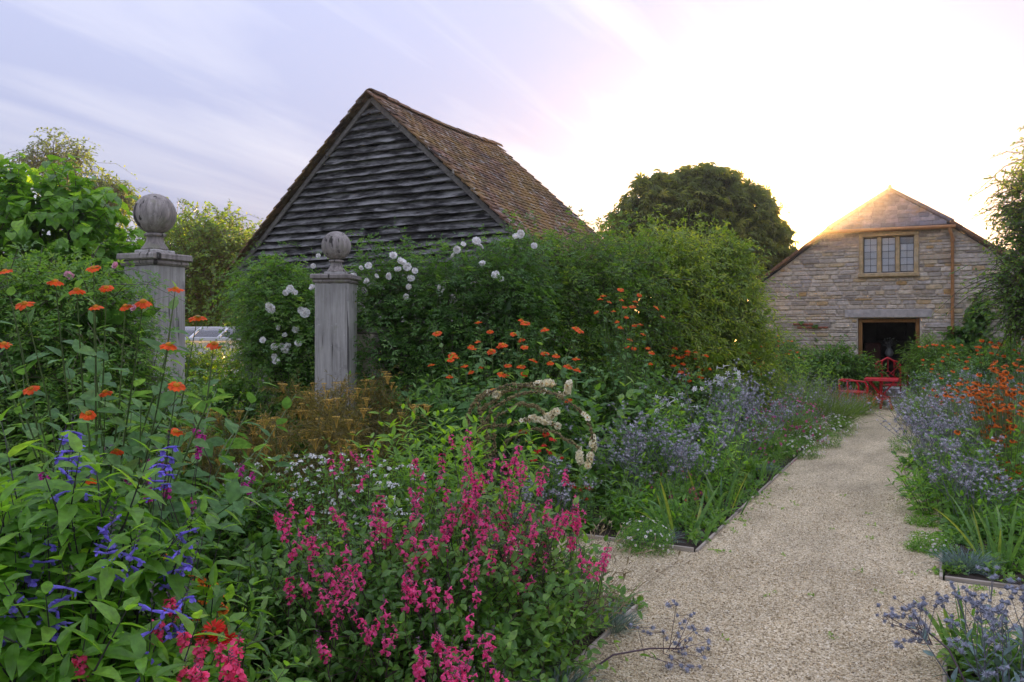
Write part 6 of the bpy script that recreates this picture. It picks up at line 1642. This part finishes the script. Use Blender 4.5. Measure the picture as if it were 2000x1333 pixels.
shrub('vine', 'dark vine on the house wall left of the doorway', 1572, 18.6, [(1575, 18.75, 1.35, .3, .1, .25), (1595, 18.6, 1.25, .15, .1, .3), (1555, 18.9, 1.1, .2, .1, .3)], 110, L_HEART, .15, G_DARK, .25, 5, 12, 'wall vines', 'vine')
shrub('vine', 'vine climbing the house wall right of the downpipe', 1905, 16.75, [(1885, 16.85, 1.35, .25, .12, .3), (1905, 16.75, 1.6, .18, .12, .3), (1918, 16.7, 1.95, .12, .1, .3), (1895, 16.8, .9, .3, .15, .4)], 170, L_HEART, .15, G_DARK, .25, 5, 16, 'wall vines', 'vine')
shrub('evergreen_shrub', 'green shrub under the leaning tree beside the house wall', 1960, 15.2, [(1945, 15.2, .6, .5, .4, .6), (1990, 15, .7, .5, .4, .7)], 500, L_LANCE2, .11, G_MID, .3, 6)
shrub('clipped_hedge', 'clipped dark hedge beyond the gateway', 420, 13.6, [(380, 13.6, .6, .8, .5, .75), (440, 13.6, .6, .7, .5, .75), (330, 13.4, .6, .7, .5, .8), (480, 13.5, .5, .5, .4, .6)], 1300, L_SM, .06, G_HEDGE, .25, 8, 20, None, 'hedge')
shrub('evergreen_shrub', 'leafy shrub in the courtyard behind the fescue beyond the gate', 440, 11.8, [(420, 11.8, .35, .5, .4, .45), (470, 11.9, .45, .3, .4, .5)], 500, L_SM, .07, G_MID, .25, 7)

# ================================================================== undergrowth, weeds and litter: too many and small to pick apart
def scatter_low(nm, label, cat, rects, dens, mat, tm=L_SM, ls=.047, L=(.05, .14), nl=7, per=5, keep=None):
    m_ = MB()
    for (x0, x1, y0, y1, dn) in rects:
        K = int((x1 - x0) * (y1 - y0) * dens * dn); C = np.stack([rng.uniform(x0, x1, K), rng.uniform(y0, y1, K), np.full(K, .005)], 1)
        C = C[(np.sin(C[:, 0] * 5.1 + 1.3) * np.sin(C[:, 1] * 3.7) + rng.normal(0, .5, K)) > -.35]
        S = np.repeat(C, per, 0) + rng.normal(0, .02, (len(C) * per, 3)) * [1, 1, 0]; d = nrm(rng.normal(0, .6, S.shape) * [1, 1, .2] + [0, 0, .8])
        shoots(m_, S, d, rng.uniform(L[0], L[1], len(S)), nl, tm, ls * rng.uniform(.6, 1.2, len(S)), 0, 1, .25, 1.1, .15, .0015)
    o = m_.build(nm, [mat, S_GREEN], None, True); tag(o, label, cat); return o
scatter_low('undergrowth', 'low mixed green leaves covering the soil between the plants', 'undergrowth', [(-3.4, -1.54, 5.7, 9.5, 1), (-3.0, -1.56, 9.5, 14, .6), (.07, 1.7, 5.82, 8.5, 1.1), (.06, 1.2, 8.5, 13, .6), (-2.7, -1.54, 2.4, 4.42, 1.0), (.07, 1.2, 2.6, 4.42, 1.6), (-5.0, -2.7, 3.0, 4.42, .7), (-5.1, -3.4, 5.7, 7.5, .7)], 62, G_MID)
scatter_low('weeds', 'tiny bright weeds sprouting along the edges of the gravel', 'weeds', [(PX0 + .02, PX0 + .16, 5.7, 9.5, 1.0), (PX1 - .2, PX1 - .02, 5.8, 9.5, 1.4), (PX0 + .03, PX1 - .03, 3.0, 9, .07), (-2.6, PX0, CY0 + .05, CY0 + .2, .8), (.05, 1.2, CY1 - .06, CY1 + .08, 1.6)], 48, G_LIME, L_SM, .016, (.012, .03), 6, 3)
m_ = MB(); K = 130; P = np.stack([rng.uniform(PX0 + .05, PX1 - .03, K), rng.uniform(2.8, 10, K), rng.uniform(.014, .022, K)], 1); e = rng.random(K) < .6; P[e, 0] = np.where(rng.random(e.sum()) < .5, PX0 + .04 + rng.random(e.sum()) ** 2 * .4, PX1 - .04 - rng.random(e.sum()) ** 2 * .4)
d = rng.normal(0, 1, (K, 3)) * [1, 1, .12]; bake(m_, L_OV, P, frames(d), rng.uniform(.018, .04, K), 0, rng.random(K)); tag(m_.build('fallen_leaves', G_DRY, None, True), 'scattered dry leaves and petals fallen on the gravel', 'leaf litter')

# ================================================================== haze volume added for the glow round the low sun
def haze():
    m, n, l = new_mat('glow_haze')
    v = nd(n, 'ShaderNodeVolumePrincipled'); v.inputs['Color'].default_value = (1.0, .88, .70, 1); v.inputs['Density'].default_value = .0027; v.inputs['Anisotropy'].default_value = .88
    o = nd(n, 'ShaderNodeOutputMaterial'); l.new(v.outputs[0], o.inputs['Volume'])
    mb = MB(); box(mb, (0, 0, 4.55), (1500, 1500, 11.5)); o = mb.build('haze', m, None, True)
    tag(o, 'thin warm haze added for the glow round the low sun', 'haze')
haze()
